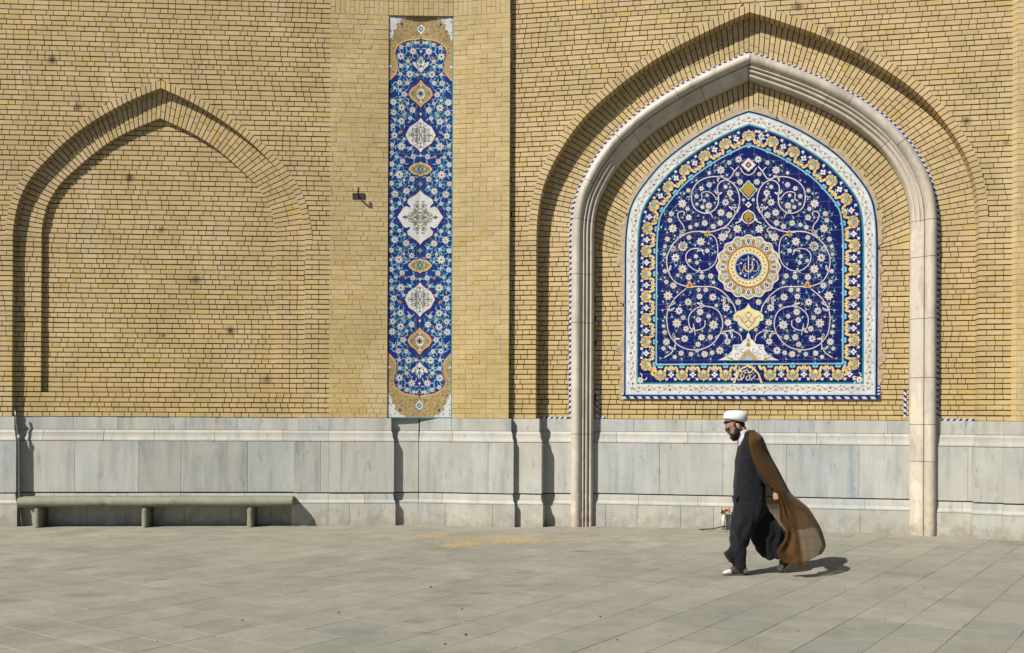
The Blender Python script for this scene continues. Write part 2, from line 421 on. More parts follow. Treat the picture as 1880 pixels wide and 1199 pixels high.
def edge(curve):                       # s as a function of z for a half curve
    pts = sorted(curve, key=lambda p: p[1]); return lambda z: interp(pts, z)

PROF_O = [(2.05,3.9),(2.04,4.2),(2.01,4.40),(1.97,4.58),(1.90,4.76),(1.77,4.98),(1.59,5.19),(1.34,5.445),(1.04,5.69),(.69,5.92),(.36,6.10),(0,6.255)]
PROF_T = [(1.655,3.9),(1.65,4.25),(1.61,4.45),(1.575,4.58),(1.49,4.74),(1.37,4.915),(1.18,5.10),(.96,5.30),(.69,5.51),(.37,5.69),(0,5.855)]
PROF_P = [(2.975,4.0),(2.975,4.2),(2.965,4.4),(2.94,4.6),(2.90,4.8),(2.82,5.05),(2.69,5.3),(2.54,5.54),(2.33,5.81),(2.10,6.035),(1.82,6.26),(1.49,6.49),(1.21,6.66),(.92,6.81),(.60,6.95),(.28,7.085),(0,7.185)]
PROF_M = [(2.485,4.0),(2.485,4.25),(2.465,4.51),(2.40,4.80),(2.30,5.025),(2.155,5.28),(1.95,5.545),(1.735,5.75),(1.43,5.99),(.93,6.28),(.42,6.51),(0,6.675)]
CL, CT, CP = -3.70, -3.735, 4.68
ZS = ZB+35*BH                            # springing level
def cut(prof, z): 
    q = sorted(prof, key=lambda p: p[1]); return [(interp(q, z, 1, 0), z)]+[p for p in prof if p[1] > z+.02]

def left_wall():
    root = thing('brick_wall', 'tan brick wall on the left with a pointed blind arch recess above the stone bench', 'wall', FL.w(-3.7, 0, 0))
    O = {g: half(CL, cut(PROF_O, ZS), g) for g in (-1, 1)}; T = {g: half(CT, cut(PROF_T, ZS), g) for g in (-1, 1)}
    RO = {g: offset(O[g], .105, g, CL) for g in (-1, 1)}
    m = MB(); top = 8.3
    # spandrel: left strip and right strip beside the arch, full courses above
    SR = -1.30
    zap = RO[1][-1][1]
    m1, m2 = edge(O[-1]), edge(O[1]); r1, r2 = edge(RO[-1]), edge(RO[1])
    brick_rows(m, FL, L0, ZB, ZS, const(-9.2), m1, 11, dr=.12)
    brick_rows(m, FL, L0, ZB, ZS, m2, const(SR), 12, dl=.12)
    zk = ZB+round((zap-ZB)/BH)*BH
    zk0 = ZB+round((ZS-ZB)/BH)*BH
    brick_rows(m, FL, L0, zk0, zk, const(-9.2), r1, 13)
    brick_rows(m, FL, L0, zk0, zk, r2, const(SR), 14)
    brick_rows(m, FL, L0, zk, top, const(-9.2), const(SR), 15)
    m.build('brickwork', [M_BR_L, M_MORT], root)
    m = MB()
    for g in (-1, 1):
        o2 = O[g]; radial_bricks(m, FL, o2, RO[g], L0+.006, .135, 20+g, step=.074, full=True, gap=.0130)
        s = offset(o2, .004, g, CL)
        for a, b in zip(s, s[1:]): m.quad(FL.w(a[0], L0-.012, a[1]), FL.w(b[0], L0-.012, b[1]), FL.w(b[0], L1, b[1]), FL.w(a[0], L1, a[1]), 1)
    for x in (m1(ZS)-.004, m2(ZS)+.004): m.quad(FL.w(x, L0-.012, ZB), FL.w(x, L0-.012, ZS), FL.w(x, L1, ZS), FL.w(x, L1, ZB), 1)
    m.build('arch_rim', [M_BR_L, M_MORT], root)
    # the recessed band
    m = MB(); ZT = 1.925+.002
    zt = ZB+round((ZT-ZB)/BH)*BH
    zs = zk0; t1, t2 = edge(T[-1]), edge(T[1])
    oo = {g: offset(O[g], .03, g, CL) for g in (-1, 1)}
    e1, e2 = edge(oo[-1]), edge(oo[1])
    brick_rows(m, FL, L1, ZB, zt, e1, e2, 31)
    brick_rows(m, FL, L1, zt, zs, e1, t1, 32, dr=.08)
    brick_rows(m, FL, L1, zt, zs, t2, e2, 33, dl=.08)
    for g in (-1, 1):
        radial_bricks(m, FL, T[g], oo[g], L1, .08, 40+g, step=.0735, gap=.0130)
        s = offset(T[g], .004, g, CT)
        for a, b in zip(s, s[1:]): m.quad(FL.w(a[0], L1-.012, a[1]), FL.w(b[0], L1-.012, b[1]), FL.w(b[0], L2, b[1]), FL.w(a[0], L2, a[1]), 1)
    m.build('arch_band', [M_BR_L, M_MORT], root)
    m = MB(); tt = {g: offset(T[g], .02, g, CT) for g in (-1, 1)}
    brick_rows(m, FL, L2, zt, tt[1][-1][1], edge(tt[-1]), edge(tt[1]), 35)
    m.build('arch_infill', [M_BR_L, M_MORT], root)
    return root
WALL_L = left_wall()

# narrow tile strip niche between two piers: edges and fold
NSL, NSR = FL.px(712, 400, L0)[0], FR.px(831, 400, R0)[0]
NZT = FL.px(712, 24, L0)[1]
PA = FL.w(NSL, L0, 0); PB = FR.w(NSR, R0, 0)
PC = (FR.w(0, 0, 0)[0]-.0, COY+.05, 0)
_u = uv(771.5, 400)[0]; PC = (_u*(COY-.055), COY-.055, 0)
def pier():
    root = thing('brick_pier', 'pale brick pier between the two arches with flush joints, holding the tall narrow tile strip', 'pier', (PC[0], PC[1]-.1, 0))
    m = MB(); top = 8.3; zt = ZB+round((NZT-ZB)/BH)*BH
    ppL = L0+.004
    s0, s1 = -1.30, NSL
    brick_rows(m, FL, ppL, ZB, zt, const(s0), const(s1), 51, dl=.0, dr=.16, gh=.009, gv=.007, mback=.0035)
    sR = FR.px(935, 400, R0)[0]
    brick_rows(m, FR, R0, ZB, zt, const(NSR), const(sR), 52, dl=.16, dr=.12, gh=.009, gv=.007, mback=.0035)
    # left edge return
    m.build('brickwork', [M_BR_F, M_MORF], root)
    # lintel of upright bricks across both piers
    m = MB()
    def soldier(fr, d, sa, sb, z0, n=3):
        rnd = random.Random(5)
        z = z0
        for c in range(n):
            hgt = .205 if c != 1 else .205
            k = max(1, round((sb-sa)/BH)); 
            m.quad(fr.w(sa, d-.0035, z), fr.w(sb, d-.0035, z), fr.w(sb, d-.0035, z+hgt), fr.w(sa, d-.0035, z+hgt), 1)
            for i in range(k):
                x0 = sa+(sb-sa)*i/k+.0035; x1 = sa+(sb-sa)*(i+1)/k-.0035; sp = rnd.choice((0, .103))
                for y0, y1 in ([(0, hgt)] if not sp else [(0, sp), (sp, hgt)]):
                    dd = d+rnd.uniform(-.0015, .0015)
                    m.prism([fr.w(x0, dd, z+y0+.004), fr.w(x1, dd, z+y0+.004), fr.w(x1, dd, z+y1-.004), fr.w(x0, dd, z+y1-.004)], [fr.w(x0, d-.16, z+y0+.004), fr.w(x1, d-.16, z+y0+.004), fr.w(x1, d-.16, z+y1-.004), fr.w(x0, d-.16, z+y1-.004)], 0)
            z += hgt
    l = hypot(PB[0]-PA[0], PB[1]-PA[1]); FM = Frame(PA[0], PA[1], PB[0]-PA[0], PB[1]-PA[1])
    soldier(FM, .0, 0, l, zt, 4)
    soldier(FL, ppL, s0, s1, zt, 4); soldier(FR, R0, NSR, sR, zt, 4)
    # soffit and back of the niche
    m.ngon([(PA[0], PA[1], zt+.002), (PB[0], PB[1], zt+.002), (PB[0], PC[1]+.02, zt+.002), (PC[0], PC[1]+.02, zt+.002), (PA[0], PC[1]+.02, zt+.002)], 1)
    m.build('brick_lintel', [M_BR_F, M_MORF], root)
    return root
PIER = pier()

def right_wall():
    root = thing('brick_wall', 'tan brick wall on the right framing the tall pointed portal recess', 'wall', FR.w(4.7, 0, 0))
    O = {g: half(CP, cut(PROF_P, ZS), g) for g in (-1, 1)}; RO = {g: offset(O[g], .115, g, CP) for g in (-1, 1)}
    sR = FR.px(935, 400, R0)[0]; SE = FR.px(1858, 600, R1)[0]; top = 8.3
    m = MB(); e1, e2 = edge(O[-1]), edge(O[1]); r1, r2 = edge(RO[-1]), edge(RO[1])
    zk0 = ZB+round((ZS-ZB)/BH)*BH; zk = ZB+round((RO[1][-1][1]-ZB)/BH)*BH
    brick_rows(m, FR, R1, ZB, zk0, const(sR), e1, 61, dr=.19)
    brick_rows(m, FR, R1, ZB, zk0, e2, const(SE), 62, dl=.19)
    brick_rows(m, FR, R1, zk0, zk, const(sR), r1, 63)
    brick_rows(m, FR, R1, zk0, zk, r2, const(SE), 64)
    brick_rows(m, FR, R1, zk, top, const(sR), const(SE), 65)
    m.build('brickwork', [M_BR_R, M_MORT], root)
    m = MB()
    for g in (-1, 1):
        radial_bricks(m, FR, O[g], RO[g], R1+.006, .2, 70+g, step=.074, full=True, gap=.012)
        s = offset(O[g], .004, g, CP)
        for a, b in zip(s, s[1:]): m.quad(FR.w(a[0], R1-.012, a[1]), FR.w(b[0], R1-.012, b[1]), FR.w(b[0], R2, b[1]), FR.w(a[0], R2, a[1]), 1)
    for x in (e1(ZS)-.004, e2(ZS)+.004): m.quad(FR.w(x, R1-.012, ZB), FR.w(x, R1-.012, ZS), FR.w(x, R2, ZS), FR.w(x, R2, ZB), 1)
    m.build('arch_rim', [M_BR_R, M_MORT], root)
    m = MB(); Mo = {g: offset(half(CP, cut(PROF_M, ZS), g), -.02, g, CP) for g in (-1, 1)}
    oo = {g: offset(O[g], .03, g, CP) for g in (-1, 1)}
    brick_rows(m, FR, R2, ZB, zk0, edge(oo[-1]), edge(Mo[-1]), 66); brick_rows(m, FR, R2, ZB, zk0, edge(Mo[1]), edge(oo[1]), 67)
    for g in (-1, 1): radial_bricks(m, FR, Mo[g], oo[g], R2, .04, 80+g, step=.0755, gap=.0130)
    m.build('arch_band', [M_BR_R, M_MORT], root)
    return root, O
WALL_R, P_O = right_wall()
M_O = {g: half(CP, cut(PROF_M, ZS), g) for g in (-1, 1)}
MW = .35
M_I = {g: offset(M_O[g], -MW, g, CP) for g in (-1, 1)}
# outline of the arched tile panel on the inner wall
_tp = [(1377,204.5),(1353.6,212.7),(1323,226.7),(1288,245.4),(1260,264),(1232,285),(1209,306),(1185.4,334),(1166.7,360),(1155,385.6),(1150,411),(1147.5,437),(1146.5,470)]
TC = FR.px(1377, 500, R3)[0]
_tl = [FR.px(x, y, R3) for x, y in _tp]
_tr = [FR.px(x, y, R3) for x, y in [(1377,204.5),(1413,214),(1446,231),(1480,249),(1511,271),(1537,291),(1560,313),(1580,342),(1595,368),(1604,395),(1608,425),(1610,455)]]
TP_HALF = [((TC-s), z) for s, z in _tl]
TP_ZB = FR.px(1377, 728, R3)[1]; TP_HW = (FR.px(1610.5, 600, R3)[0]-FR.px(1146.5, 600, R3)[0])/2; TC = (FR.px(1610.5, 600, R3)[0]+FR.px(1146.5, 600, R3)[0])/2
def inner_wall():
    root = WALL_R; m = MB()
    tp = [(h*TP_HW/TP_HALF[-1][0], z) for h, z in TP_HALF]
    zsp = tp[-1][1]
    ti = {g: half(TC, tp, g) for g in (-1, 1)}
    to = {g: offset(ti[g], .028, g, TC) for g in (-1, 1)}
    I = {g: half(CP, [(abs(s-CP), z) for s, z in M_I[g]][::-1], g) for g in (-1, 1)}
    I = {g: offset(M_O[g], -MW+.03, g, CP) for g in (-1, 1)}
    zk = ZB+round((zsp-ZB)/BH)*BH; zpb = ZB+round((TP_ZB-.04-ZB)/BH)*BH
    Iz = {g: (lambda z, g=g: edge(I[g])(z)) for g in (-1, 1)}
    brick_rows(m, FR, R3, ZB, zpb, Iz[-1], Iz[1], 91)
    brick_rows(m, FR, R3, zpb, zk, Iz[-1], const(TC-TP_HW-.03), 92); brick_rows(m, FR, R3, zpb, zk, const(TC+TP_HW+.03), Iz[1], 93)
    for g in (-1, 1):
        up = [p for p in I[g] if p[1] >= zk-.02]; up = resample(up, n=90)
        dn = resample([p for p in to[g] if p[1] >= zk-.02] or to[g], n=90)
        up = [(up[0][0], zk)]+up[1:]; dn = [(dn[0][0], zk)]+dn[1:]
        radial_bricks(m, FR, dn, up, R3, .03, 95+g, step=.074, gap=.014)
    m.build('portal_infill', [M_BR_R, M_MORT], root)
    return ti
T_I = inner_wall()
def end_pier():
    sa = FR.px(1858, 600, R1)[0]
    root = thing('brick_pier', 'pale flush-jointed brick pier at the right-hand edge of the photo, beside the portal', 'pier', FR.w(sa+.4, 0, 0))
    m = MB(); D = .0
    brick_rows(m, FR, D, ZB, 8.3, const(sa+.03), const(sa+1.6), 55, dl=0, gh=.009, gv=.007, mback=.0035)
    z = ZB
    while z < 8.25:        # splayed corner bricks
        P = [(sa-.01, R1-.01, z+.006), (sa+.032, D+.001, z+.006), (sa+.032, D+.001, z+BH-.006), (sa-.01, R1-.01, z+BH-.006)]
        m.prism([FR.w(*p) for p in P], [FR.w(p[0]+.03, p[1]-.06, p[2]) for p in P], 0); z += BH
    m.quad(FR.w(sa-.008, R1-.012, ZB), FR.w(sa+.036, D-.004, ZB), FR.w(sa+.036, D-.004, 8.3), FR.w(sa-.008, R1-.012, 8.3), 1)
    m.build('brickwork', [M_BR_F, M_MORF], root)
    return root
PIER_R = end_pier()
# ------------------------------------------------------------------ marble dado
M_MB = marble_mat('grey_marble', (.525,.53,.50), 1.0, .3); M_MC = marble_mat('pale_marble', (.535,.53,.49), .7, .4)
M_MP = marble_mat('plinth_marble', (.53,.525,.475), .7, .4)
M_MM = plain('marble_joint', (.13,.10,.065), .9, .1, .3, 15)
CAP = [(.014,ZB-.001),(.014,1.375)]
MOU = [(.016,1.370),(.022,1.355),(.032,1.335),(.034,1.30),(.040,1.27),(.052,1.240),(.056,1.225),(.056,1.214)]
PAN = [(.058,1.207),(.058,.482)]
LOW = [(.044,.464),(.052,.42),(.058,.375),(.074,.350),(.080,.338),(.080,.322)]
PLI = [(.083,.317),(.083,-.01)]
COUR = [('marble_cap', CAP, M_MB, .75), ('marble_moulding', MOU, M_MC, .95), ('marble_panel', PAN, M_MB, .62), ('marble_base_moulding', LOW, M_MP, .8), ('marble_plinth', PLI, M_MP, .68)]
def course(mb, fr, d, sa, sb, ea, eb, prof, joints, back, g=.005, seed=0):
    rnd = random.Random(seed)
    J = [sa]+[j for j in joints if sa+.08 < j < sb-.08]+[sb]
    for i in range(len(J)-1):
        x0, x1 = J[i], J[i+1]; jit = rnd.uniform(-.003, .003)
        fa = [(x0-(ea*o if i == 0 else -g/2), d+o+jit, z) for o, z in prof]
        fb = [(x1+(eb*o if i == len(J)-2 else -g/2), d+o+jit, z) for o, z in prof]
        A = [fr.w(*p) for p in fa]; B = [fr.w(*p) for p in fb]
        Ab = [fr.w(p[0], back, p[2]) for p in fa]; Bb = [fr.w(p[0], back, p[2]) for p in fb]
        # one connected closed block
        n = len(mb.v); k = len(A); mb.v += A+B+Ab+Bb
        F = lambda *q: (mb.f.append(tuple(n+a for a in q)), mb.mi.append(0))
        for j in range(k-1):
            F(j, k+j, k+j+1, j+1); F(j, j+1, 2*k+j+1, 2*k+j); F(k+j, 3*k+j, 3*k+j+1, k+j+1)
        F(0, 2*k, 3*k, k); F(k-1, 2*k-1, 4*k-1, 3*k-1)
    # joint bed behind
    o = min(o for o, z in prof)-.008
    zt, zb = prof[0][1], prof[-1][1]
    mb.quad(fr.w(sa-ea*.004, d+o, zb-.006), fr.w(sb+eb*.004, d+o, zb-.006), fr.w(sb+eb*.004, d+o, zt+.006), fr.w(sa-ea*.004, d+o, zt+.006), 1)
def PX(fr, d, *xs): return [fr.px(x, 850, d)[0] for x in xs]
def dado(parent, runs, seed):
    for ci, (name, prof, mat, avg) in enumerate(COUR):
        m = MB()
        for ri, (fr, d, sa, sb, ea, eb, back, panj) in enumerate(runs):
            rnd = random.Random(seed*31+ci*7+ri)
            if ci == 2: J = panj
            else:
                J = []; x = sa+rnd.uniform(.3, 1)*avg
                while x < sb-.2: J.append(x); x += avg*rnd.uniform(.6, 1.35)
            course(m, fr, d, sa, sb, ea, eb, prof, J, back, seed=ci+ri)
        m.build(name, [mat, M_MM], parent)
sBL = FL.px(25, 780, L0)[0]; sBR = FL.px(548, 780, L0)[0]; sNL = FL.px(716.5, 780, L0)[0]
dL1 = -.03
dado(WALL_L, [(FL, L0, -9.2, sBL, 0, 1, -.05, PX(FL, L0, -60, -150)),
              (FL, dL1, sBL-.05, sBR+.1, 0, 0, -.11, PX(FL, dL1, 139.7, 257, 334, 456)),
              (FL, L0-.001, sBR, -1.30, 1, 0, -.05, PX(FL, L0, 589))], 1)
sR0 = FR.px(937, 780, R0)[0]
dado(PIER, [(FL, L0, -1.297, sNL, 0, 1, -.06, PX(FL, L0, 627)),
            (FL, .0, sNL-.02, -.012, 0, 0, -.08, []),
            (FR, .0, .012, sR0, 0, 1, R1-.05, PX(FR, 0, 897.6))], 2)
sP1 = FR.px(988.5, 780, R1)[0]; sP2 = 7.662; sE = FR.px(1846, 780, R0)[0]
_mo = M_O[-1][0][0]; _mi = _mo+MW; _no = M_O[1][0][0]; _ni = _no-MW
dado(WALL_R, [(FR, R1, sR0-.05, sP1, 0, 1, R2-.05, PX(FR, R1, 980)),
              (FR, R2, sP1-.05, _mo+.05, 0, 0, R2-.1, []),
              (FR, R3, _mi-.08, _ni+.08, 0, 0, R3-.08, PX(FR, R3, 1211, 1327, 1443, 1576)),
              (FR, R2, _no-.05, sP2+.1, 0, 0, R2-.1, PX(FR, R2, 1775)),
              (FR, R1, sP2, sE+.05, 1, 0, R2-.05, [])], 3)
dado(PIER_R, [(FR, R0, sE, sE+1.7, .6, 0, R1-.05, PX(FR, 0, 1900))], 4)

# ------------------------------------------------------------------ carved marble arch with its twisted tile cord
def cream_marble():
    t = NT('cream_marble'); r = t.island()
    c = t.ramp(r, [(0, (.57,.52,.42)), (.5, (.63,.575,.475)), (1, (.60,.56,.49))])
    mp = t.mapping((3, 3, 1.0), rot=(.2, .5, .3)); n = t.noise(1.5, 7, .6, mp)
    c = t.mix(1.0, c, t.ramp(n, [(.38, (.76,.74,.74)), (.48, (.97,.96,.95)), (.54, (.88,.86,.84)), (.62, (1.06,1.05,1.03))]), 'MULTIPLY')
    z = t.sep(t.coord())[2]; f = t.math('MULTIPLY', t.math('SUBTRACT', t.noise(7, 6, .7), t.math('ADD', .36, t.math('MULTIPLY', z, .55)), clamp=True), 3.2, clamp=True)
    c = t.mix(f, c, (.33,.25,.15))
    c = t.mix(t.math('MULTIPLY', t.ramp(t.noise(3.5, 7, .8), [(.54,(0,0,0)),(.68,(1,1,1))]), .5), c, (.36,.30,.22))
    t.bump(t.noise(40, 5, .7), .25, .004)
    return t.done(c, .5, .4)
M_CR = cream_marble()
M_BLUE = plain('cobalt_glaze', (.018,.02,.22), .25, .5, .2, 60); M_WHT = plain('white_glaze', (.62,.63,.64), .3, .5, .08, 60)
PROFILE_ROLL = [(0,.0),(.002,.045),(.012,.090),(.030,.125),(.055,.148),(.085,.155),(.115,.148),(.140,.125),(.158,.095),(.166,.062)]
PROFILE_IN = [(.166,.062),(.170,.078),(.178,.088),(.190,.086),(.198,.070),(.200,.040),(.206,.034),(.214,.052),(.228,.060),(.243,.050),(.250,.025),(.252,.005),(.258,.002),(.268,.018),(.282,.022),(.296,.014),(.306,-.002),(.312,-.03),(.314,-.16),(.316,-.20)]
def marble_arch():
    root = thing('marble_arch', 'cream carved marble pointed arch with rounded mouldings around the large tile panel', 'arch', FR.w(CP, R2, 0))
    full = []
    for g in (-1, 1):
        c = [(M_O[g][0][0], 0.0), (M_O[g][0][0], ZB*.5), (M_O[g][0][0], ZB), (M_O[g][0][0], 2.3), (M_O[g][0][0], 3.1)]+M_O[g]
        full.append((g, resample(c, n=240)))
    cutz_l = {-1: [1.33, 2.9, 3.6, 4.4, 5.0, 5.62, 6.22], 1: [.98, 1.47, 2.1, 2.9, 3.73, 4.25, 5.35, 6.0]}
    for name, prof in (('arch_roll', PROFILE_ROLL), ('arch_inner_moulding', PROFILE_IN)):
        m = MB()
        for g, c in full:
            rows = []
            for i, p in enumerate(c):
                a = c[max(0, i-1)]; b = c[min(len(c)-1, i+1)]; tx, tz = b[0]-a[0], b[1]-a[1]; l = hypot(tx, tz)
                nx, nz = -g*abs(tz)/l, -abs(tx)/l
                if p[1] < 4.0: nx, nz = -g, 0
                row = []
                for t, d in prof:
                    s, z = p[0]+nx*t, p[1]+nz*t
                    if (s-CP)*g < 0.001 or i == len(c)-1:
                        # meet on the axis (mitre)
                        k = (CP-p[0])/nx if abs(nx) > 1e-6 else 0
                        s = CP+g*.0008; z = (p[1]+nz*t)-(0 if i < len(c)-1 else 0)
                        if i == len(c)-1: z = p[1]-t/ (abs(nz) if abs(nz) > .2 else 1)
                        jig = .0
                    if g == -1 and p[1] > 5.35 and t > .198 and t < .315:     # plain-cut blocks below the apex on the left
                        k_ = min(1, (p[1]-5.35)/.03); d = d*(1-k_)+(.062-(t-.198)*.75)*k_
                    if g == 1 and p[1] < 4.35 and t > .198 and t < .315: k_ = min(1, (4.35-p[1])/.25); d = d*(1-k_)+(.058-(t-.198)*.62)*k_
                    if z < .5: jig = .006*noise.noise(Vector((s*14, z*14, d*20)))
                    row.append((s, R2+d+jig, z))
                rows.append(row)
            cuts = sorted(cutz_l[g]); seg = [rows[0]]; prev = 0
            for i in range(1, len(rows)):
                seg.append(rows[i])
                if cuts and rows[i][0][2] > cuts[0]:
                    cuts.pop(0); m.grid([[FR.w(*q) for q in r] for r in seg], 0)
                    nr = [tuple(x+(y-x)*.22 for x, y in zip(q, w)) for q, w in zip(rows[i], rows[min(i+1, len(rows)-1)])]
                    seg = [nr]
            if len(seg) > 1: m.grid([[FR.w(*q) for q in r] for r in seg], 0)
            inner = [[FR.w(*(q[0], q[1]-.004, q[2])) for q in r] for r in rows]
            m.grid(inner, 1)
        # block bodies behind
        m.build(name, [M_CR, M_MM], root, smooth=True)
    m = MB()
    def cord(path, w, d, pitch=.08, r=.012, lean=.55, flip=1):
        # striped cord of slanted blue and white glazed pieces lying on the wall
        P = resample(path, step=pitch/2); 
        for i in range(len(P)-1):
            a, b = P[i], P[i+1]; tx, tz = b[0]-a[0], b[1]-a[1]; l = hypot(tx, tz); tx /= l; tz /= l; nx, nz = -tz, tx
            q = flip*lean*pitch*.5
            A = [(a[0]-nx*w/2-tx*q*.5, a[1]-nz*w/2-tz*q*.5), (b[0]-nx*w/2-tx*q*.5, b[1]-nz*w/2-tz*q*.5), (b[0]+nx*w/2+tx*q*.5, b[1]+nz*w/2+tz*q*.5), (a[0]+nx*w/2+tx*q*.5, a[1]+nz*w/2+tz*q*.5)]
            m.prism([FR.w(p[0], d+r, p[1]) for p in A], [FR.w(p[0], d-.005, p[1]) for p in A], i % 2)
    for g in (-1, 1):
        o = offset(M_O[g], .016, g, CP); c = [(o[0][0], ZB+.03)]+[(o[0][0], 2.8)]+o
        cord(c, .034, R2, flip=g)
    m.build('twisted_tile_cord', [M_WHT, M_BLUE], root); zc = ZB+.014
    m = MB(); cord([(P_O[-1][0][0]+.0, zc), (M_O[-1][0][0]-.03, zc)], .028, R2); m.build('twisted_tile_cord', [M_WHT, M_BLUE], root)
    m = MB(); cord([(M_O[1][0][0]+.02, zc), (P_O[1][0][0]-.0, zc)], .028, R2)
    m.build('twisted_tile_cord', [M_WHT, M_BLUE], root); m = MB()
    cord([(_mi+.005, zc+.01), (_mi+.11, zc+.01)], .028, R3); cord([(_mi+.012, ZB+.04), (_mi+.012, ZB+.45)], .03, R3); m.build('twisted_tile_cord', [M_WHT, M_BLUE], root); m = MB(); cord([(_ni-.02, ZB+.04), (_ni-.02, ZB+.43)], .034, R3)
    m.build('twisted_tile_cord', [M_WHT, M_BLUE], root)
    return root
ARCH = marble_arch()

# solid masonry core behind the skins
for root, fr, s0, s1 in ((WALL_L, FL, -9.2, -1.3), (WALL_R, FR, 1.34, 9.9)):
    m = MB(); m.wbox(fr, s0, s1, -.2, 8.3, -.56, -1.4); m.build('masonry_core', M_MORT, root)
m = MB(); m.prism([FL.w(-1.3, -.14, -.2), FR.w(1.34, -.2, -.2), FR.w(1.34, -.2, 8.3), FL.w(-1.3, -.14, 8.3)], [FL.w(-1.3, -1.4, -.2), FR.w(1.34, -1.4, -.2), FR.w(1.34, -1.4, 8.3), FL.w(-1.3, -1.4, 8.3)], 0, True); m.build('masonry_core', M_MORT, PIER)
m = MB(); _s = FR.px(1858, 600, R1)[0]; m.wbox(FR, _s+.06, _s+1.6, ZB, 8.29, -.03, -.5); m.build('masonry_core', M_MORT, PIER_R)
# ------------------------------------------------------------------ glazed tile panels: mosaic pieces laid in thin relief
def glaze(name, col, rough=.32):
    t = NT(name); n = t.noise(45, 4, .7)
    c = t.mix(1.0, col, t.ramp(n, [(.25, (.78,.78,.80)), (.75, (1.16,1.16,1.14))]), 'MULTIPLY')
    c = t.mix(1.0, c, t.ramp(t.noise(3.1, 4, .6), [(.35, (.86,.87,.88)), (.65, (1.08,1.08,1.07))]), 'MULTIPLY')
    # fine firing joints between the square tiles
    bk = t.n('TexBrick'); bk.offset = 0; sp = t.sep(t.coord()); cx = t.n('CombineXYZ'); t.l(sp[0], cx.inputs[0]); t.l(sp[2], cx.inputs[1]); t.l(cx.outputs[0], bk.inputs['Vector'])
    bk.inputs['Scale'].default_value = 1; bk.inputs['Brick Width'].default_value = .2; bk.inputs['Row Height'].default_value = .2; bk.inputs['Mortar Size'].default_value = .0022; bk.inputs['Mortar Smooth'].default_value = 0
    c = t.mix(t.math('MULTIPLY', bk.outputs['Fac'], .45), c, (.30,.27,.24))
    wn = t.math('MULTIPLY', t.ramp(t.noise(7, 5, .75), [(.58,(0,0,0)),(.72,(1,1,1))]), .07); c = t.mix(wn, c, (.40,.36,.30))
    return t.done(c, rough, .22)
GC = {'navy': (.006,.012,.125), 'blue': (.012,.04,.215), 'sky': (.24,.55,.68), 'turq': (.045,.30,.34), 'white': (.74,.73,.70), 'pink': (.50,.32,.32),
      'ochre': (.82,.60,.25), 'gold': (.37,.24,.06), 'tan': (.46,.33,.16), 'orange': (.56,.24,.06), 'red': (.40,.06,.05), 'brown': (.17,.06,.035), 'olive': (.36,.35,.04), 'grey': (.22,.28,.30), 'dark': (.03,.05,.06), 'cream': (.80,.66,.36)}
GM = {k: glaze('glaze_'+k, v) for k, v in GC.items()}; GK = list(GM)
M_PLAS = plain('rough_plaster', (.47,.375,.25), .95, .1, .3, 14, .8)
class Art:
    """flat pieces in (a, b) coordinates mapped by fn(a, b, lift) to the wall; layers 0.5 mm apart"""
    def __init__(s, fn): s.m = MB(); s.fn = fn; s.step = .0006
    def poly(s, pts, col, lay): s.m.ngon([s.fn(a, b, lay*s.step) for a, b in pts], GK.index(col))
    def disc(s, x, y, r, col, lay, n=10, ry=None): s.poly([(x+r*cos(2*pi*i/n), y+(ry or r)*sin(2*pi*i/n)) for i in range(n)], col, lay)
    def lobed(s, x, y, r, n, depth, col, lay, rot=0, k=4, rx=1, ry=1):
        P = []
        for i in range(n*k):
            t = 2*pi*i/(n*k); q = r*(1-depth*(.5-.5*cos(n*t)))
            P.append((x+q*rx*cos(t+rot), y+q*ry*sin(t+rot)))
        s.poly(P, col, lay)
    def stroke(s, pts, w, col, lay, taper=False, sub=4):
        c = catmull(pts, sub) if len(pts) > 2 and sub > 1 else list(pts)
        n = len(c); L, R = [], []
        for i, p in enumerate(c):
            a, b = c[max(0, i-1)], c[min(n-1, i+1)]; tx, ty = b[0]-a[0], b[1]-a[1]; l = hypot(tx, ty) or 1
            ww = w/2
            if taper: ww *= (sin(pi*min(1, (i+.4)/(n-.2)))**.6 if taper == 2 else 1-.75*i/(n-1))
            L.append((p[0]-ty/l*ww, p[1]+tx/l*ww)); R.append((p[0]+ty/l*ww, p[1]-tx/l*ww))
        for i in range(n-1): s.poly([L[i], L[i+1], R[i+1], R[i]], col, lay)
    def arc(s, x, y, r, a0, a1, w, col, lay, r1=None, n=22):
        s.stroke([(x+(r+((r1 or r)-r)*i/n)*cos(a0+(a1-a0)*i/n), y+(r+((r1 or r)-r)*i/n)*sin(a0+(a1-a0)*i/n)) for i in range(n+1)], w, col, lay, sub=1)
    def flower(s, x, y, r, rnd, lay=4, cen='gold', n=None):
        n = n or (8 if r > 4.2 else 6 if r > 2.6 else 5); rot = rnd.random()*3
        if r > 2.2: s.lobed(x, y, r*1.12, n, .34, 'pink', lay, rot)
        s.lobed(x, y, r, n, .38, 'white', lay+1, rot)
        if r > 3.4:
            for i in range(n): t = rot+2*pi*i/n+pi/n*0; s.disc(x+r*.56*cos(t), y+r*.56*sin(t), r*.10, 'brown', lay+2, 4)
        s.disc(x, y, r*.28, cen if r > 3.4 else rnd.choice(('navy', 'brown', 'gold')), lay+2, 6)
    def leaf(s, x, y, l, a, col, lay, bend=.4, w=None):
        P = [(x+l*t*cos(a+bend*t), y+l*t*sin(a+bend*t)) for t in (0, .33, .66, 1)]
        s.stroke(P, w or l*.3, col, lay, taper=2, sub=2)
    def build(s, name, parent): return s.m.build(name, [GM[k] for k in GK], parent, fix=False)

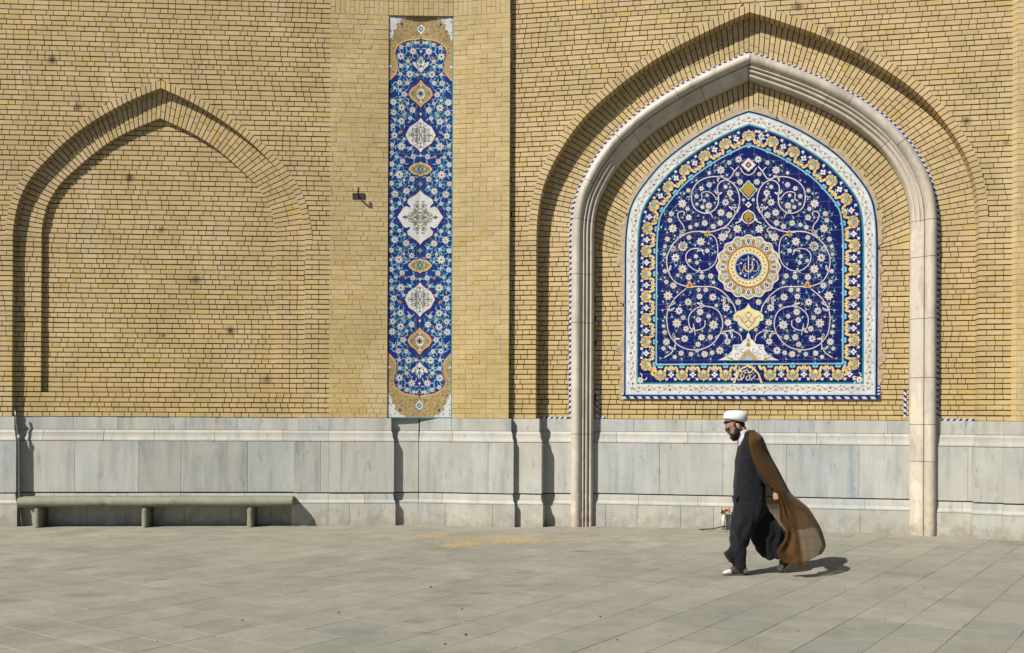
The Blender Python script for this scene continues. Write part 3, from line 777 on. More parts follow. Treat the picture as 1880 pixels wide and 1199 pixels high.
def field_flowers(art, pts, rnd, mirror, lay=2, leafcol=('sky', 'turq')):
    for (x, y, r, cen) in pts:
        k = rnd.randint(4, 5) if r > 2.4 else 3; a0 = rnd.random()*6; bends = [rnd.choice((-.7, .7)) for _ in range(k)]; sd = rnd.random()
        cs = [rnd.choice(leafcol) for _ in range(k)]
        for tx in mirror(x, y):
            mx, my, fx, fy = tx
            for i in range(k):
                a = a0+2*pi*i/k; ca, sa = cos(a)*fx, sin(a)*fy; a2 = atan2(sa, ca)
                art.leaf(mx+ca*r*.9, my+sa*r*.9, r*.9+3.0, a2, cs[i], lay, bends[i]*fx*fy, w=1.9)
            art.flower(mx, my, r, random.Random(sd), lay+2, cen)

# ---- the big arched panel, drawn on the inner wall of the portal
D3 = R3+.020
def art3(px, py, lift=0):
    s, z = FR.px(px, py, D3); return FR.w(s, D3+lift, z)
def s3(px, py): return FR.px(px, py, D3)
def inset_outline(k):       # closed outline (s,z) of the pointed panel inset by k metres
    lf = offset(T_I[-1], -k, -1, TC); rt = offset(T_I[1], -k, 1, TC)
    zb = TP_ZB+k
    return [(lf[0][0], zb)]+lf+rt[::-1][1:]+[(rt[0][0], zb)]
def ring(m, k0, k1, d, mi):
    A, B = inset_outline(k0), inset_outline(k1)
    A = resample(A+[A[0]], n=301) if False else A; n = len(A)
    for i in range(n):
        j = (i+1) % n
        m.quad(FR.w(A[i][0], d, A[i][1]), FR.w(A[j][0], d, A[j][1]), FR.w(B[j][0], d, B[j][1]), FR.w(B[i][0], d, B[i][1]), mi)
def big_panel():
    root = thing('tile_panel', 'large pointed-arch mosaic tile panel with a round gold medallion on navy, set inside the portal', 'tile panel', FR.w(TC, R3, TP_ZB))
    rnd = random.Random(21)
    # plaster bed with a ragged edge
    m = MB(); m2 = MB()
    A = inset_outline(-.062); n = len(A); B = inset_outline(.02)
    rag = lambda i, p, q: (p[0]+(p[0]-q[0])*(1.1*noise.noise(Vector((p[0]*6, p[1]*6, 3)))+.8*noise.noise(Vector((p[0]*17, p[1]*17, 1)))), p[1]+(p[1]-q[1])*(1.1*noise.noise(Vector((p[0]*6, p[1]*6, 8)))+.8*noise.noise(Vector((p[0]*17, p[1]*17, 5)))))
    A2 = [];
    AA = resample(A, step=.035)
    BB = resample(B, n=len(AA)); 
    for i, (p, q) in enumerate(zip(AA, BB)): A2.append(rag(i, p, q))
    A2 += [(A2[-1][0]+(A2[0][0]-A2[-1][0])*t, A2[0][1]+.02*noise.noise(Vector((t*31, 2, 2)))) for t in [k/60 for k in range(1, 60)]]
    BB2 = BB+[(BB[-1][0]+(BB[0][0]-BB[-1][0])*t, BB[0][1]) for t in [k/60 for k in range(1, 60)]]
    n = len(A2)
    for i in range(n):
        j = (i+1) % n; a, b, c, d = A2[i], A2[j], BB2[j], BB2[i]
        h = lambda p: R3+.009+.004*noise.noise(Vector((p[0]*20, p[1]*20, 0)))
        m.quad(FR.w(a[0], h(a), a[1]), FR.w(b[0], h(b), b[1]), FR.w(c[0], R3+.012, c[1]), FR.w(d[0], R3+.012, d[1]), 0)
        m.quad(FR.w(a[0], R3-.03, a[1]), FR.w(b[0], R3-.03, b[1]), FR.w(b[0], h(b), b[1]), FR.w(a[0], h(a), a[1]), 0)
    m.build('plaster_edge', [M_PLAS], root)
    # backing slab
    m = MB(); O = inset_outline(0.0)
    m.prism([FR.w(s, D3-.001, z) for s, z in O], [FR.w(s, R3-.03, z) for s, z in O], GK.index('navy'))
    m.build('panel_bed', [GM[k] for k in GK], root)
    # border rings
    g = GK.index
    m = MB()
    ring(m, .0, .022, D3+.0006, g('navy')); ring(m, .022, .033, D3+.0006, g('sky')); ring(m, .033, .175, D3+.0006, g('white')); ring(m, .175, .196, D3+.0006, g('turq'))
    ring(m, .046, .053, D3+.0012, g('white')); ring(m, .196, .203, D3+.0006, g('dark'))
    bo = m.build('outer_border', [GM[k] for k in GK], root, fix=False)
    a = Art(lambda s, z, lift=0: FR.w(s, D3+.0006+lift, z))
    # vine in the white border: follow the outline at two insets
    def path(k):
        P = inset_outline(k); P = P+[P[0]]; return P
    base = resample(path(.11), step=.0105); n = len(base)
    def nrm(P, i):
        p, q = P[max(0, i-1)], P[min(len(P)-1, i+1)]; tx, tz = q[0]-p[0], q[1]-p[1]; l = hypot(tx, tz) or 1; return (-tz/l, tx/l), (tx/l, tz/l)
    per = 28
    V = []; V2 = []
    for i, p in enumerate(base):
        (nx, nz), _ = nrm(base, i); w = .036*sin(2*pi*i/per); V.append((p[0]+nx*w, p[1]+nz*w)); V2.append((p[0]-nx*w*.9, p[1]-nz*w*.9))
    a.stroke(V, .0055, 'grey', 1, sub=1); a.stroke(V2, .004, 'grey', 1, sub=1)
    for i in range(0, n, per//4):
        (nx, nz), (tx, tz) = nrm(base, i); p = base[i]; q = (i//(per//4)) % 4
        ang = atan2(tz, tx)
        if q in (1, 3):
            sg = 1 if q == 1 else -1
            a.lobed(p[0]+nx*sg*-.012, p[1]+nz*sg*-.012, .021, 5, .5, 'brown' if rnd.random() < .3 else 'gold', 2, rnd.random(), k=3)
            a.leaf(p[0]+nx*sg*.046, p[1]+nz*sg*.046, .034, ang+rnd.uniform(-.4, .4), 'red', 2, .4, w=.011)
        else:
            a.leaf(p[0], p[1], .03, ang+.9, 'grey', 2, .5, w=.008); a.leaf(p[0], p[1], .03, ang+pi-.6, 'grey', 2, .5, w=.008); a.leaf(p[0], p[1], .036, ang-.9, 'brown', 2, .5, w=.008)
    a.build('border_vine', bo)
    # ochre cartouche band
    a = Art(lambda s, z, lift=0: FR.w(s, D3+.0006+lift, z))
    def side_units(P, count, f0=0):
        P = resample(P, n=count*24+1)
        for u in range(count):
            i = u*24+12; (nx, nz), (tx, tz) = nrm(P, i); p = P[i]
            yield p, (nx, nz), (tx, tz), P[u*24:(u+1)*24+1]
    def unit(p, nv, tv, seg, L):
        # local frame: u along, v inward (towards the field)
        nx, nz = nv; tx, tz = tv
        T = lambda u, v: (p[0]+tx*u+nx*v, p[1]+tz*u+nz*v)
        P = lambda pts: [T(u*L, v) for u, v in pts]
        for sg in (-1, 1):
            a.stroke(P([(sg*.5, .112), (sg*.40, .060), (sg*.27, .082), (sg*.2, .02), (sg*.10, -.005)]), .034, 'ochre', 2)
            a.stroke(P([(sg*.12, .03), (sg*.22, -.03), (sg*.13, -.075), (sg*.0, -.062)]), .032, 'ochre', 2)
            a.stroke(P([(sg*.14, -.012), (sg*.09, -.05)]), .008, 'brown', 4, sub=1)
            a.stroke(P([(sg*.35, .075), (sg*.25, .05)]), .006, 'gold', 4, sub=1)
        a.poly([T(x*L, v) for x, v in ((-.25, -.045), (-.17, -.085), (-.10, -.075), (0, -.115), (.10, -.075), (.17, -.085), (.25, -.045), (.17, -.01), (.11, .03), (0, .055), (-.11, .03), (-.17, -.01))], 'ochre', 2)
        a.disc(*T(0, -.03), .030, 'brown', 3, 8); a.disc(*T(0, -.03), .025, 'sky', 4, 8); a.disc(*T(0, -.03), .009, 'navy', 5, 5)
        # pale blue eye on the inner edge, white flowers on the outer edge between crowns
        for sg in (-1, 1):
            e = T(sg*.5*L, -.035)
        e = T(.5*L, -.02); ang = atan2(nz, nx)
        a.lobed(*e, .050, 4, .45, 'pink', 2, ang); a.lobed(*e, .045, 4, .45, 'white', 3, ang); a.disc(*e, .011, 'red', 4, 5)
        for sg in (-1, 1):
            q = T(.5*L+sg*.2*L, -.085); a.lobed(*q, .024, 4, .4, 'white', 2, ang+.6); q = T(.5*L+sg*.10*L, -.06); a.leaf(*q, .04, ang+pi+sg*.9, 'sky', 1, .3, w=.013); q = T(.5*L+sg*.12*L, .02); a.leaf(*q, .04, ang+sg*.9, 'sky', 1, .3, w=.012)
        q = T(0, .105); a.lobed(*q, .044, 3, .35, 'sky', 3, ang+pi/3*0, k=4); a.disc(*q, .013, 'turq', 4, 6); a.disc(*q, .006, 'navy', 5, 5)
        q = T(.5*L, .03); a.leaf(*q, .03, ang, 'white', 3, 0, w=.015)
    IN = .335
    # vertical direction: outline runs left bottom -> apex -> right bottom; inward normal is to the right of travel
    Pm = inset_outline(.335)
    lf = offset(T_I[-1], -IN, -1, TC); rt = offset(T_I[1], -IN, 1, TC)
    zb = TP_ZB+IN
    left = [(lf[0][0], zb-.04)]+lf
    def flip(n_): return (-n_[0], -n_[1])
    LL = sum(math.dist(p, q) for p, q in zip(left, left[1:])); cnt = round((LL-.12)/.335); left = resample(left, n=200)
    # leave the apex for a full crown
    L1_ = resample(left, n=400); stop = int(400*(1-.17/LL)); L1_ = L1_[:stop]
    for p, nv, tv, seg in side_units(L1_, cnt):
        L = sum(math.dist(x, y) for x, y in zip(seg, seg[1:])); unit(p, flip(nv), tv, seg, L)
        pm = (2*TC-p[0], p[1]); unit(pm, (nv[0], -nv[1]), (-tv[0]*-1*-1, tv[1]), seg, L)
    unit((TC, L1_[-1][1]+.03), (0, -1), (1, 0), None, .34)
    xs0, xs1 = lf[0][0]+.03, rt[0][0]-.03; k = 9; step = (xs1-xs0)/k
    for i in range(k):
        if i == 4: continue
        unit((xs0+(i+.5)*step, zb-.005), (0, 1), (1, 0), None, step)
    yb = zb
    # signature cartouche in the bottom band
    w = step*.5
    a.poly([(TC-w*1.35, yb-.145), (TC-w*1.05, yb-.02), (TC-w*.6, yb+.07), (TC, yb+.115), (TC+w*.6, yb+.07), (TC+w*1.05, yb-.02), (TC+w*1.35, yb-.145)], 'ochre', 6)
    a.poly([(TC-w*1.15, yb-.145), (TC-w*.9, yb-.02), (TC-w*.45, yb+.055), (TC, yb+.088), (TC+w*.45, yb+.055), (TC+w*.9, yb-.02), (TC+w*1.15, yb-.145)], 'navy', 7)
    for sg in (-1, 1):
        cx, cz = (lf[0][0]-.10 if sg < 0 else rt[0][0]+.10), TP_ZB+.235
        a.flower(cx, cz, .05, rnd, 3, 'gold', 7)
        for ang in (0, 1.2, 2.4, 3.6, 4.8): a.leaf(cx+.05*cos(ang), cz+.05*sin(ang), .06, ang, 'white', 2, .8, w=.015)
    m = a.m
    for i in range(1):
        pass
    band = a.build('cartouche_band', root)
    m = MB(); ring(m, .448, .468, D3+.0030, g('sky')); ring(m, .440, .448, D3+.0028, g('dark'))
    m.build('inner_border', [GM[k] for k in GK], root, fix=False)
    # lettering: traced pen strokes of the two signature lines
    b = Art(art3); b.step = .0006
    ZK = lambda x, y: (1345+x/28.55, 660+y/28.55)
    def S_(pts, w=1.5, col='cream'): b.stroke([ZK(x, y) for x, y in pts], w*.95, col, 10, sub=3)
    for st, w in (([(365,350),(345,500),(380,600),(480,630),(600,600),(700,560),(780,500)],1.9), ([(330,540),(290,610),(215,660)],1.6), ([(480,470),(540,430),(540,380)],1.5), ([(560,460),(640,420),(700,400),(740,350),(690,360)],1.6),
                  ([(520,290),(500,320)],1.8), ([(610,270),(670,240)],1.5), ([(810,300),(870,280)],1.5), ([(960,310),(1010,290)],1.4), ([(1040,330),(1040,430),(1040,540),(980,600)],1.3), ([(820,440),(890,430),(960,440)],1.4),
                  ([(1200,390),(1110,430),(1100,470),(1200,520)],1.6), ([(1100,560),(1020,580),(980,640),(920,690),(850,690),(790,690)],1.7), ([(810,580),(800,650),(890,630)],1.6), ([(1160,630),(1280,630)],2.0), ([(1040,690),(1100,690)],1.4),
                  ([(430,710),(540,700)],1.5), ([(600,690),(700,670),(640,740)],1.6),
                  ([(330,740),(250,880),(250,1010),(330,1070),(430,1020),(470,950),(390,880),(430,810),(520,780)],1.7), ([(590,800),(590,880),(560,960),(490,1020),(440,1100)],1.7), ([(790,850),(710,960),(720,1050),(800,1080),(900,1010),(920,930),(860,880),(900,840),(990,800)],1.7),
                  ([(830,770),(860,790)],1.8), ([(1090,760),(1100,790)],1.8), ([(1210,850),(1140,880),(1100,950),(1020,1010),(940,1100)],1.8), ([(1150,1010),(1190,1010)],1.8), ([(1270,1060),(1370,1020)],1.7)):
        S_(st, w)
    b.build('signature_lettering', root)
    # ---- the navy field
    a = Art(art3); a.step = .0006
    CXP = 1374.0
    fieldp = inset_outline(.466); m = MB(); m.ngon([FR.w(s, D3+.0012, z) for s, z in fieldp], g('navy'))
    m.build('navy_field', [GM[k] for k in GK], root, fix=False)
    # field art is drawn in photograph units for the left half and mirrored about the axis
    def mir(x, y): return [(x, y, 1, 1), (2*CXP-x, y, -1, 1)]
    def both(fn):
        for sg in (1, -1): fn(lambda x, y, sg=sg: (CXP+sg*(x-CXP), y), sg)
    Z = lambda x, y: (1200+x/6.661, 280+y/6.661)      # from the enlarged crops
    Y3 = lambda x, y: (1120+x/3.869, 450+y/3.869)
    spir = []
    def strokeZ(pts, conv, w=1.6):
        P = [conv(x, y) for x, y in pts]; spir.extend(resample(P, step=3)); 
        both(lambda mf, sg: (a.stroke([mf(*p) for p in P], w*1.35, 'pink', 8, sub=5), a.stroke([mf(*p) for p in P], w*.85, 'white', 9, sub=5)))
    strokeZ([(1040,170),(990,230),(920,325),(820,300),(690,300),(560,350),(480,450),(465,570),(500,680),(600,740),(700,730),(775,660),(795,560),(780,430),(820,360),(900,340),(990,400),(1040,500),(1050,620),(1000,750),(900,890),(780,950),(690,970),(560,965),(430,980),(310,1050),(200,1160)], Z, 1.7)
    strokeZ([(555,590),(590,570),(590,500),(650,480),(710,500),(770,570)], Z, 1.3)
    strokeZ([(370,770),(375,735),(340,720),(295,750),(310,820),(360,890),(370,970),(300,1050)], Z, 1.5)
    strokeZ([(940,180),(975,210),(985,240)], Z, 1.4); strokeZ([(720,800),(700,750),(640,730)], Z, 1.3); strokeZ([(1060,660),(1010,740),(960,650)], Z, 1.2)
    strokeZ([(400,545),(450,540),(470,500)], Z, 1.2); strokeZ([(940,950),(900,920),(850,935)], Z, 1.3)
    strokeZ([(445,0),(405,80),(410,170),(450,250),(530,290),(640,295),(740,300),(820,350),(880,430),(895,490)], Y3, 1.6)
    strokeZ([(640,-95),(740,-60),(765,30),(750,120),(690,175),(610,180),(550,130),(540,70),(575,30),(640,30),(668,70)], Y3, 1.4)
    strokeZ([(640,185),(610,195)], Y3, 1.2)
    strokeZ([(540,310),(460,380),(410,470),(405,560),(430,650),(500,720),(600,745),(700,720),(770,650),(800,560),(770,470),(690,435),(610,450),(560,510),(570,590),(620,605),(670,580),(675,535)], Y3, 1.5)
    strokeZ([(935,680),(925,640),(870,610),(800,620),(750,660)], Y3, 1.5); strokeZ([(880,600),(800,615)], Y3, 1.2); strokeZ([(385,800),(440,760),(465,700),(450,640)], Y3, 1.6)
    strokeZ([(400,440),(450,420),(455,400)], Y3, 1.3); strokeZ([(645,395),(660,425),(700,440)], Y3, 1.3); strokeZ([(590,560),(600,600),(605,640)], Y3, 1.2); strokeZ([(790,360),(850,390),(860,410)], Y3, 1.2)
    for (x, y, cv) in ((770,565,Z),(300,1045,Z),(1005,735,Z),(455,410,Y3),(450,640,Y3),(755,655,Y3),(845,395,Y3)):
        q = cv(x, y); both(lambda mf, sg: (a.disc(*mf(*q), 2.6, 'white', 9, 8), a.disc(*mf(*q), 1.3, 'brown', 10, 6)))
    # hand-placed flowers
    F = [(Z(820,215),7.2,'gold'),(Z(1040,85),6.2,'navy'),(Z(925,125),4.2,'orange'),(Z(680,395),5,'grey'),(Z(585,440),4.6,'grey'),(Z(525,535),4.2,'orange'),(Z(350,625),7.6,'olive'),(Z(425,465),4,'orange'),(Z(655,525),3.4,'grey'),(Z(675,650),6,'gold'),(Z(598,667),4,'ochre'),(Z(655,718),3.6,'red'),
         (Z(935,495),6,'navy'),(Z(880,420),4,'ochre'),(Z(880,610),6.4,'navy'),(Z(825,735),6.6,'gold'),(Z(925,765),6,'olive'),(Z(1055,360),5.6,'olive'),(Z(1025,265),4,'grey'),(Z(1025,935),7.4,'olive'),(Z(840,1035),7.6,'olive'),(Z(625,865),5.6,'gold'),(Z(730,905),5,'gold'),(Z(525,885),4,'grey'),(Z(450,915),4.4,'ochre'),(Z(430,795),5.6,'red'),(Z(415,690),4,'gold'),(Z(200,830),4.6,'gold'),(Z(235,930),7.6,'olive'),(Z(218,750),5,'gold'),
         (Z(168,1060),4.8,'orange'),(Z(432,1040),4.6,'orange'),(Z(578,1090),7.4,'olive'),(Z(360,1145),8.4,'gold'),(Z(240,1180),5,'gold'),(Z(815,860),5.4,'orange'),(Z(620,590),3,'grey'),(Z(530,630),3,'white'),(Z(140,1150),3.6,'grey'),(Z(680,250),3.6,'white'),(Z(1100,580),3,'white'),
         (Y3(450,25),5,'gold'),(Y3(515,10),8,'gold'),(Y3(465,90),7.4,'navy'),(Y3(610,80),4,'ochre'),(Y3(565,110),3.6,'orange'),(Y3(618,125),3.8,'grey'),(Y3(690,40),4.4,'gold'),(Y3(515,170),7.8,'olive'),(Y3(560,228),6,'gold'),(Y3(652,225),5,'gold'),(Y3(715,220),5,'navy'),(Y3(390,185),4.2,'orange'),(Y3(482,215),3.2,'white'),(Y3(400,262),4.2,'gold'),(Y3(450,287),6,'gold'),(Y3(412,360),8,'olive'),
         (Y3(635,365),5.4,'gold'),(Y3(730,370),6.6,'red'),(Y3(555,405),6.6,'navy'),(Y3(490,467),6.6,'navy'),(Y3(520,515),4.4,'red'),(Y3(640,475),6.2,'gold'),(Y3(700,505),4.4,'orange'),(Y3(628,532),5.2,'navy'),(Y3(475,555),8,'olive'),(Y3(540,595),5.4,'red'),(Y3(735,567),8.2,'olive'),(Y3(825,445),6.6,'navy'),(Y3(910,405),5.4,'gold'),(Y3(838,550),6.4,'olive'),(Y3(530,665),6.4,'navy'),(Y3(650,655),6,'olive'),(Y3(712,655),5,'gold'),(Y3(625,705),5,'red'),(Y3(400,687),6.4,'olive'),(Y3(388,620),4.4,'orange'),(Y3(835,685),6,'navy'),(Y3(780,748),6.8,'navy'),(Y3(725,765),4.4,'orange'),(Y3(672,775),6,'gold'),(Y3(575,775),4.4,'grey'),(Y3(505,768),5,'gold'),(Y3(380,735),3.8,'gold'),(Y3(460,795),4,'orange'),(Y3(630,318),4,'orange'),(Y3(680,318),4.6,'grey'),(Y3(385,65),3.4,'orange'),(Y3(735,265),3.4,'white'),(Y3(380,575),3.2,'white'),(Y3(930,600),3.4,'orange'),(Y3(755,430),3.4,'red'),(Y3(620,750),3.4,'red')]
    pts = [(p[0], p[1], r*1.04, c) for p, r, c in F]
    # fill the remaining gaps with small buds
    fl = fieldp; zs = [FR.px(1374, y, D3)[1] for y in (300, 660)]
    def inside(x, y):
        s, z = s3(x, y); 
        if z < TP_ZB+.50: return False
        lz = interp(sorted([(p[0], p[1]) for p in lf2], key=lambda p: p[1]), z); return s > lz+.03
    lf2 = offset(T_I[-1], -.466, -1, TC)
    tries = 0; small = []
    while tries < 5000 and len(small) < 90:
        tries += 1; x = rnd.uniform(1212, 1373); y = rnd.uniform(285, 660)
        if not inside(x, y): continue
        if hypot(x-CXP, y-490) < 64: continue
        if hypot(x-CXP, y-584) < 33 or (abs(x-CXP) < 15 and y < 420) or (y > 608 and abs(x-CXP) < (y-600)*.75): continue
        if any(hypot(x-p[0], y-p[1]) < p[2]+3.4 for p in pts+small): continue
        if any(abs(x-p[0])+abs(y-p[1]) < 4.5 for p in spir): continue
        small.append((x, y, rnd.uniform(1.5, 2.2), 'gold'))
    field_flowers(a, pts+small, rnd, mir, lay=2, leafcol=('sky', 'sky', 'turq'))
    # connecting stems
    for i in range(len(pts)-1):
        p, q = pts[i], pts[i+1]
        if hypot(p[0]-q[0], p[1]-q[1]) < 26:
            mx, my = (p[0]+q[0])/2+rnd.uniform(-4, 4), (p[1]+q[1])/2+rnd.uniform(-4, 4)
            both(lambda mf, sg: a.stroke([mf(p[0], p[1]), mf(mx, my), mf(q[0], q[1])], .8, 'sky', 1, sub=3))
    # curling half-palmettes that swell along the scrolls
    for x, y, l, an, bd in ((1318,334,15,-2.0,1.2),(1340,358,13,1.9,-1.0),(1352,380,14,2.2,1.0),(1313,352,13,1.2,-1.1),(1256,420,15,1.3,.9),(1250,432,13,-1.8,1.0),(1340,424,13,3.0,-1.0),(1238,565,14,2.0,1.0),(1236,612,16,1.9,-1.2),(1241,640,14,2.6,.9),(1322,612,16,-.5,1.1),(1338,608,14,.3,.9),(1288,566,13,-1.2,-1.1),(1273,601,12,1.4,.9),(1328,545,15,.9,.7),(1284,492,12,1.9,-1.0),(1231,487,13,1.3,.8),(1280,462,12,-1.1,1.0)):
        for sg in (1, -1):
            a2 = an if sg > 0 else pi-an; px_, py_ = CXP+sg*(x-CXP), y
            a.leaf(px_, py_, l, a2, 'white', 9, bd*sg, w=4.2); a.leaf(px_+2*cos(a2), py_+2*sin(a2), l*.62, a2, 'brown', 10, bd*sg, w=1.5)
    # yellow-green and orange accents
    for x, y, r, c, n in ((1299,429,7,'olive',6),(1266,524,8,'orange',3),(1344,369,3,'orange',4),(1313,400,3,'orange',4),(1282,396,3.4,'gold',3),(1342,432,3.5,'orange',4),(1269,560,3,'gold',4)):
        both(lambda mf, sg: (a.lobed(*mf(x, y), r, n, .5, 'ochre' if r > 5 else c, 10, -pi/2), a.lobed(*mf(x, y), r*.75, n, .5, c, 11, -pi/2), a.disc(*mf(x, y), r*.22, 'brown', 12, 5)))
    a.build('floral_field', root)
    # axis ornaments and medallion
    a = Art(art3); a.step = .0006
    def ogee(x, y, hw, hh, col, lay, k=.32, n=1.35):
        P = []
        for i in range(48):
            t = 2*pi*i/48; c_, s_ = cos(t), sin(t); r = 1-k*abs(sin(2*t))**n*.75+.05*cos(8*t); P.append((x+hw*r*c_, y+hh*r*s_))
        a.poly(P, col, lay)
    X = CXP
    for y0, hw, hh in ((303,12,11),): ogee(X, y0, hw+1, hh+1.5, 'pink', 14); ogee(X, y0, hw, hh, 'white', 15); ogee(X, y0, hw*.5, hh*.55, 'brown', 16); a.disc(X, y0, 1.8, 'white', 17, 6)
    for sg in (-1, 1): a.stroke([(X, 322), (X+sg*9, 318), (X+sg*15, 308)], 1.6, 'white', 15)
    ogee(X, 349, 15.5, 17, 'white', 14); ogee(X, 349, 13.5, 15, 'navy', 15); ogee(X, 348, 12, 13.5, 'olive', 16); ogee(X, 351, 7, 7, 'orange', 17)
    a.lobed(X, 376, 6, 4, .4, 'white', 14); a.disc(X, 376, 2, 'red', 15, 6)
    for sg in (-1, 1):
        a.stroke([(X, 386), (X+sg*9, 392), (X+sg*12, 401), (X+sg*7, 408), (X, 411)], 2.0, 'white', 16); a.stroke([(X+sg*24, 410), (X+sg*15, 406), (X+sg*11, 398)], 2.2, 'white', 15); a.stroke([(X+sg*18, 409), (X+sg*12, 407)], 1, 'brown', 17, sub=1)
    a.poly([(X, 385), (X+6, 392), (X+9, 400), (X+5, 406), (X, 408), (X-5, 406), (X-9, 400), (X-6, 392)], 'gold', 15); a.disc(X, 402, 2, 'navy', 17, 6); a.poly([(X-3, 413), (X, 409), (X+3, 413), (X, 417)], 'red', 16)
    # medallion
    cx, cy = X, 490
    a.lobed(cx, cy, 60, 16, .07, 'white', 15, 0, k=6); a.lobed(cx, cy, 57.5, 16, .08, 'tan', 16, 0, k=6)
    for i in range(16):
        t = 2*pi*i/16; 
        for rr, sz, c1, c2 in (((47, 6.5, 'white', 'navy'),) if i % 2 == 0 else ((46, 6.0, 'white', 'grey'),)):
            q = (cx+rr*cos(t), cy+rr*sin(t)); a.poly([(q[0]+sz*1.3*cos(t+j*pi/2)*(1 if j % 2 == 0 else .62), q[1]+sz*1.3*sin(t+j*pi/2)*(1 if j % 2 == 0 else .62)) for j in range(4)], c1, 18); a.poly([(q[0]+sz*.8*cos(t+j*pi/2)*(1 if j % 2 == 0 else .62), q[1]+sz*.8*sin(t+j*pi/2)*(1 if j % 2 == 0 else .62)) for j in range(4)], c2, 19); a.disc(*q, 1.2, 'white', 20, 5)
        t2 = t+pi/16
        for sg in (-1, 1):
            q = (cx+40*cos(t2), cy+40*sin(t2)); a.leaf(*q, 13, t2+sg*.55, 'white', 17, -sg*.5, w=5.6); a.leaf(*q, 12, t2+sg*.55, 'gold', 18, -sg*.5, w=3.4)
        a.arc(cx, cy, 52, t2-.15, t2+.15, 1.2, 'white', 19, n=4)
    a.disc(cx, cy, 38, 'brown', 20, 48); a.disc(cx, cy, 37, 'orange', 21, 48); a.disc(cx, cy, 36, 'cream', 22, 48); a.disc(cx, cy, 25.6, 'pink', 23, 40); a.disc(cx, cy, 24.6, 'sky', 24, 40); a.disc(cx, cy, 23.4, 'navy', 25, 40)
    for i in range(28):
        t = 2*pi*(i+.5)/28; r = 31 if i % 2 else 30; a.disc(cx+r*cos(t), cy+r*sin(t), 1.9, 'gold' if i % 2 else 'grey', 23, 6); a.disc(cx+34.2*cos(t+.11), cy+34.2*sin(t+.11), .8, 'orange', 23, 4)
    M2 = lambda x, y: (1340+x/17.13+.2, 455+y/17.13)
    for st, w, c in (([(575,250),(580,400),(580,560),(580,720)],2.2,'cream'),([(580,760),(580,880),(580,985)],1.5,'pink'),([(815,400),(870,500),(880,620),(850,710),(790,745),(720,720)],2.3,'tan'),([(700,420),(700,520),(700,640),(650,720),(580,750),(500,720),(470,640),(490,560)],2.2,'cream'),([(500,480),(430,570),(415,680),(390,740),(340,730)],2.0,'tan'),
                     ([(780,530),(730,590),(720,680),(640,780),(520,810),(420,790),(310,680),(280,560),(300,500)],1.1,'sky'),([(330,350),(430,390),(520,350),(640,330),(720,370)],1.1,'sky'),([(960,530),(920,600),(910,720),(840,820),(720,920),(640,970)],1.2,'sky'),([(620,530),(690,560),(720,620)],1.3,'sky'),([(430,380),(510,380)],1.8,'tan'),([(690,260),(710,310)],1.3,'sky'),([(190,550),(300,510)],1.3,'sky')):
        a.stroke([M2(*p) for p in st], w*.8, c, 27)
    for p in ((345,490),(745,370),(335,810),(475,880),(700,930)): a.disc(*M2(*p), 2.0, 'white', 28, 7)
    # lower gold drop and the white bracket foot
    P = [(0,-26),(5,-18),(13,-14),(20,-12),(27,-5),(27,4),(20,6),(18,13),(10,18),(0,24)]; P = [(X+x, 584+y) for x, y in P]+[(X-x, 584+y) for x, y in P[::-1][1:-1]]
    a.poly([(X+(x-X)*1.06, 584+(y-584)*1.06) for x, y in P], 'turq', 14); a.poly(P, 'cream', 15)
    for sg in (-1, 1):
        a.stroke([(X, 572), (X+sg*6, 578), (X, 586), (X+sg*7, 594), (X, 602)], .9, 'navy', 16); a.stroke([(X+sg*2, 590), (X+sg*10, 592), (X+sg*15, 583), (X+sg*21, 580), (X+sg*23, 585)], .9, 'navy', 16); a.stroke([(X+sg*10, 592), (X+sg*11, 582)], 1.6, 'pink', 17, sub=1)
    a.disc(X, 574, 2, 'gold', 17, 6); a.disc(X, 586, 2, 'pink', 17, 6)
    P = [(0,0),(3,6),(4,12),(10,16),(14,22),(28,23),(30,34),(36,40),(46,47),(56,51.5)]; P = [(X+x, 610+y) for x, y in P]+[(X-x, 610+y) for x, y in P[::-1]]
    a.poly(P, 'white', 14)
    a.poly([(X-18, 661), (X-12, 652), (X-4, 645), (X, 640), (X+4, 645), (X+12, 652), (X+18, 661)], 'tan', 15); a.poly([(X-8, 661), (X, 652), (X+8, 661)], 'sky', 16); a.disc(X, 658, 1.6, 'olive', 17, 5)
    a.disc(X, 633, 4.5, 'olive', 15, 8); a.disc(X, 633, 1.6, 'brown', 16, 5); a.poly([(X-3, 626), (X, 620), (X+3, 626), (X, 629)], 'orange', 15)
    for sg in (-1, 1):
        a.arc(X+sg*11, 643, 6, 0, 5.4, 1.0, 'turq', 16, r1=2); a.arc(X+sg*20, 652, 6, 1, 6.4, 1.0, 'grey', 16, r1=2); a.arc(X+sg*22, 638, 4, 1, 6, .9, 'dark', 16, r1=1.5); a.arc(X+sg*34, 653, 5, 1, 6.4, .9, 'turq', 16, r1=2)
        a.stroke([(X+sg*30, 661), (X+sg*42, 655)], 1, 'grey', 16, sub=1); a.disc(X+sg*31, 660, 3.5, 'olive', 17, 6)
    a.build('medallion', root)
    # striped cord along the foot
    m = MB(); zc = TP_ZB-.018; x0, x1 = TC-TP_HW-.03, TC+TP_HW+.03; n = 62; w = (x1-x0)/n; mats = [M_WHT, M_BLUE]
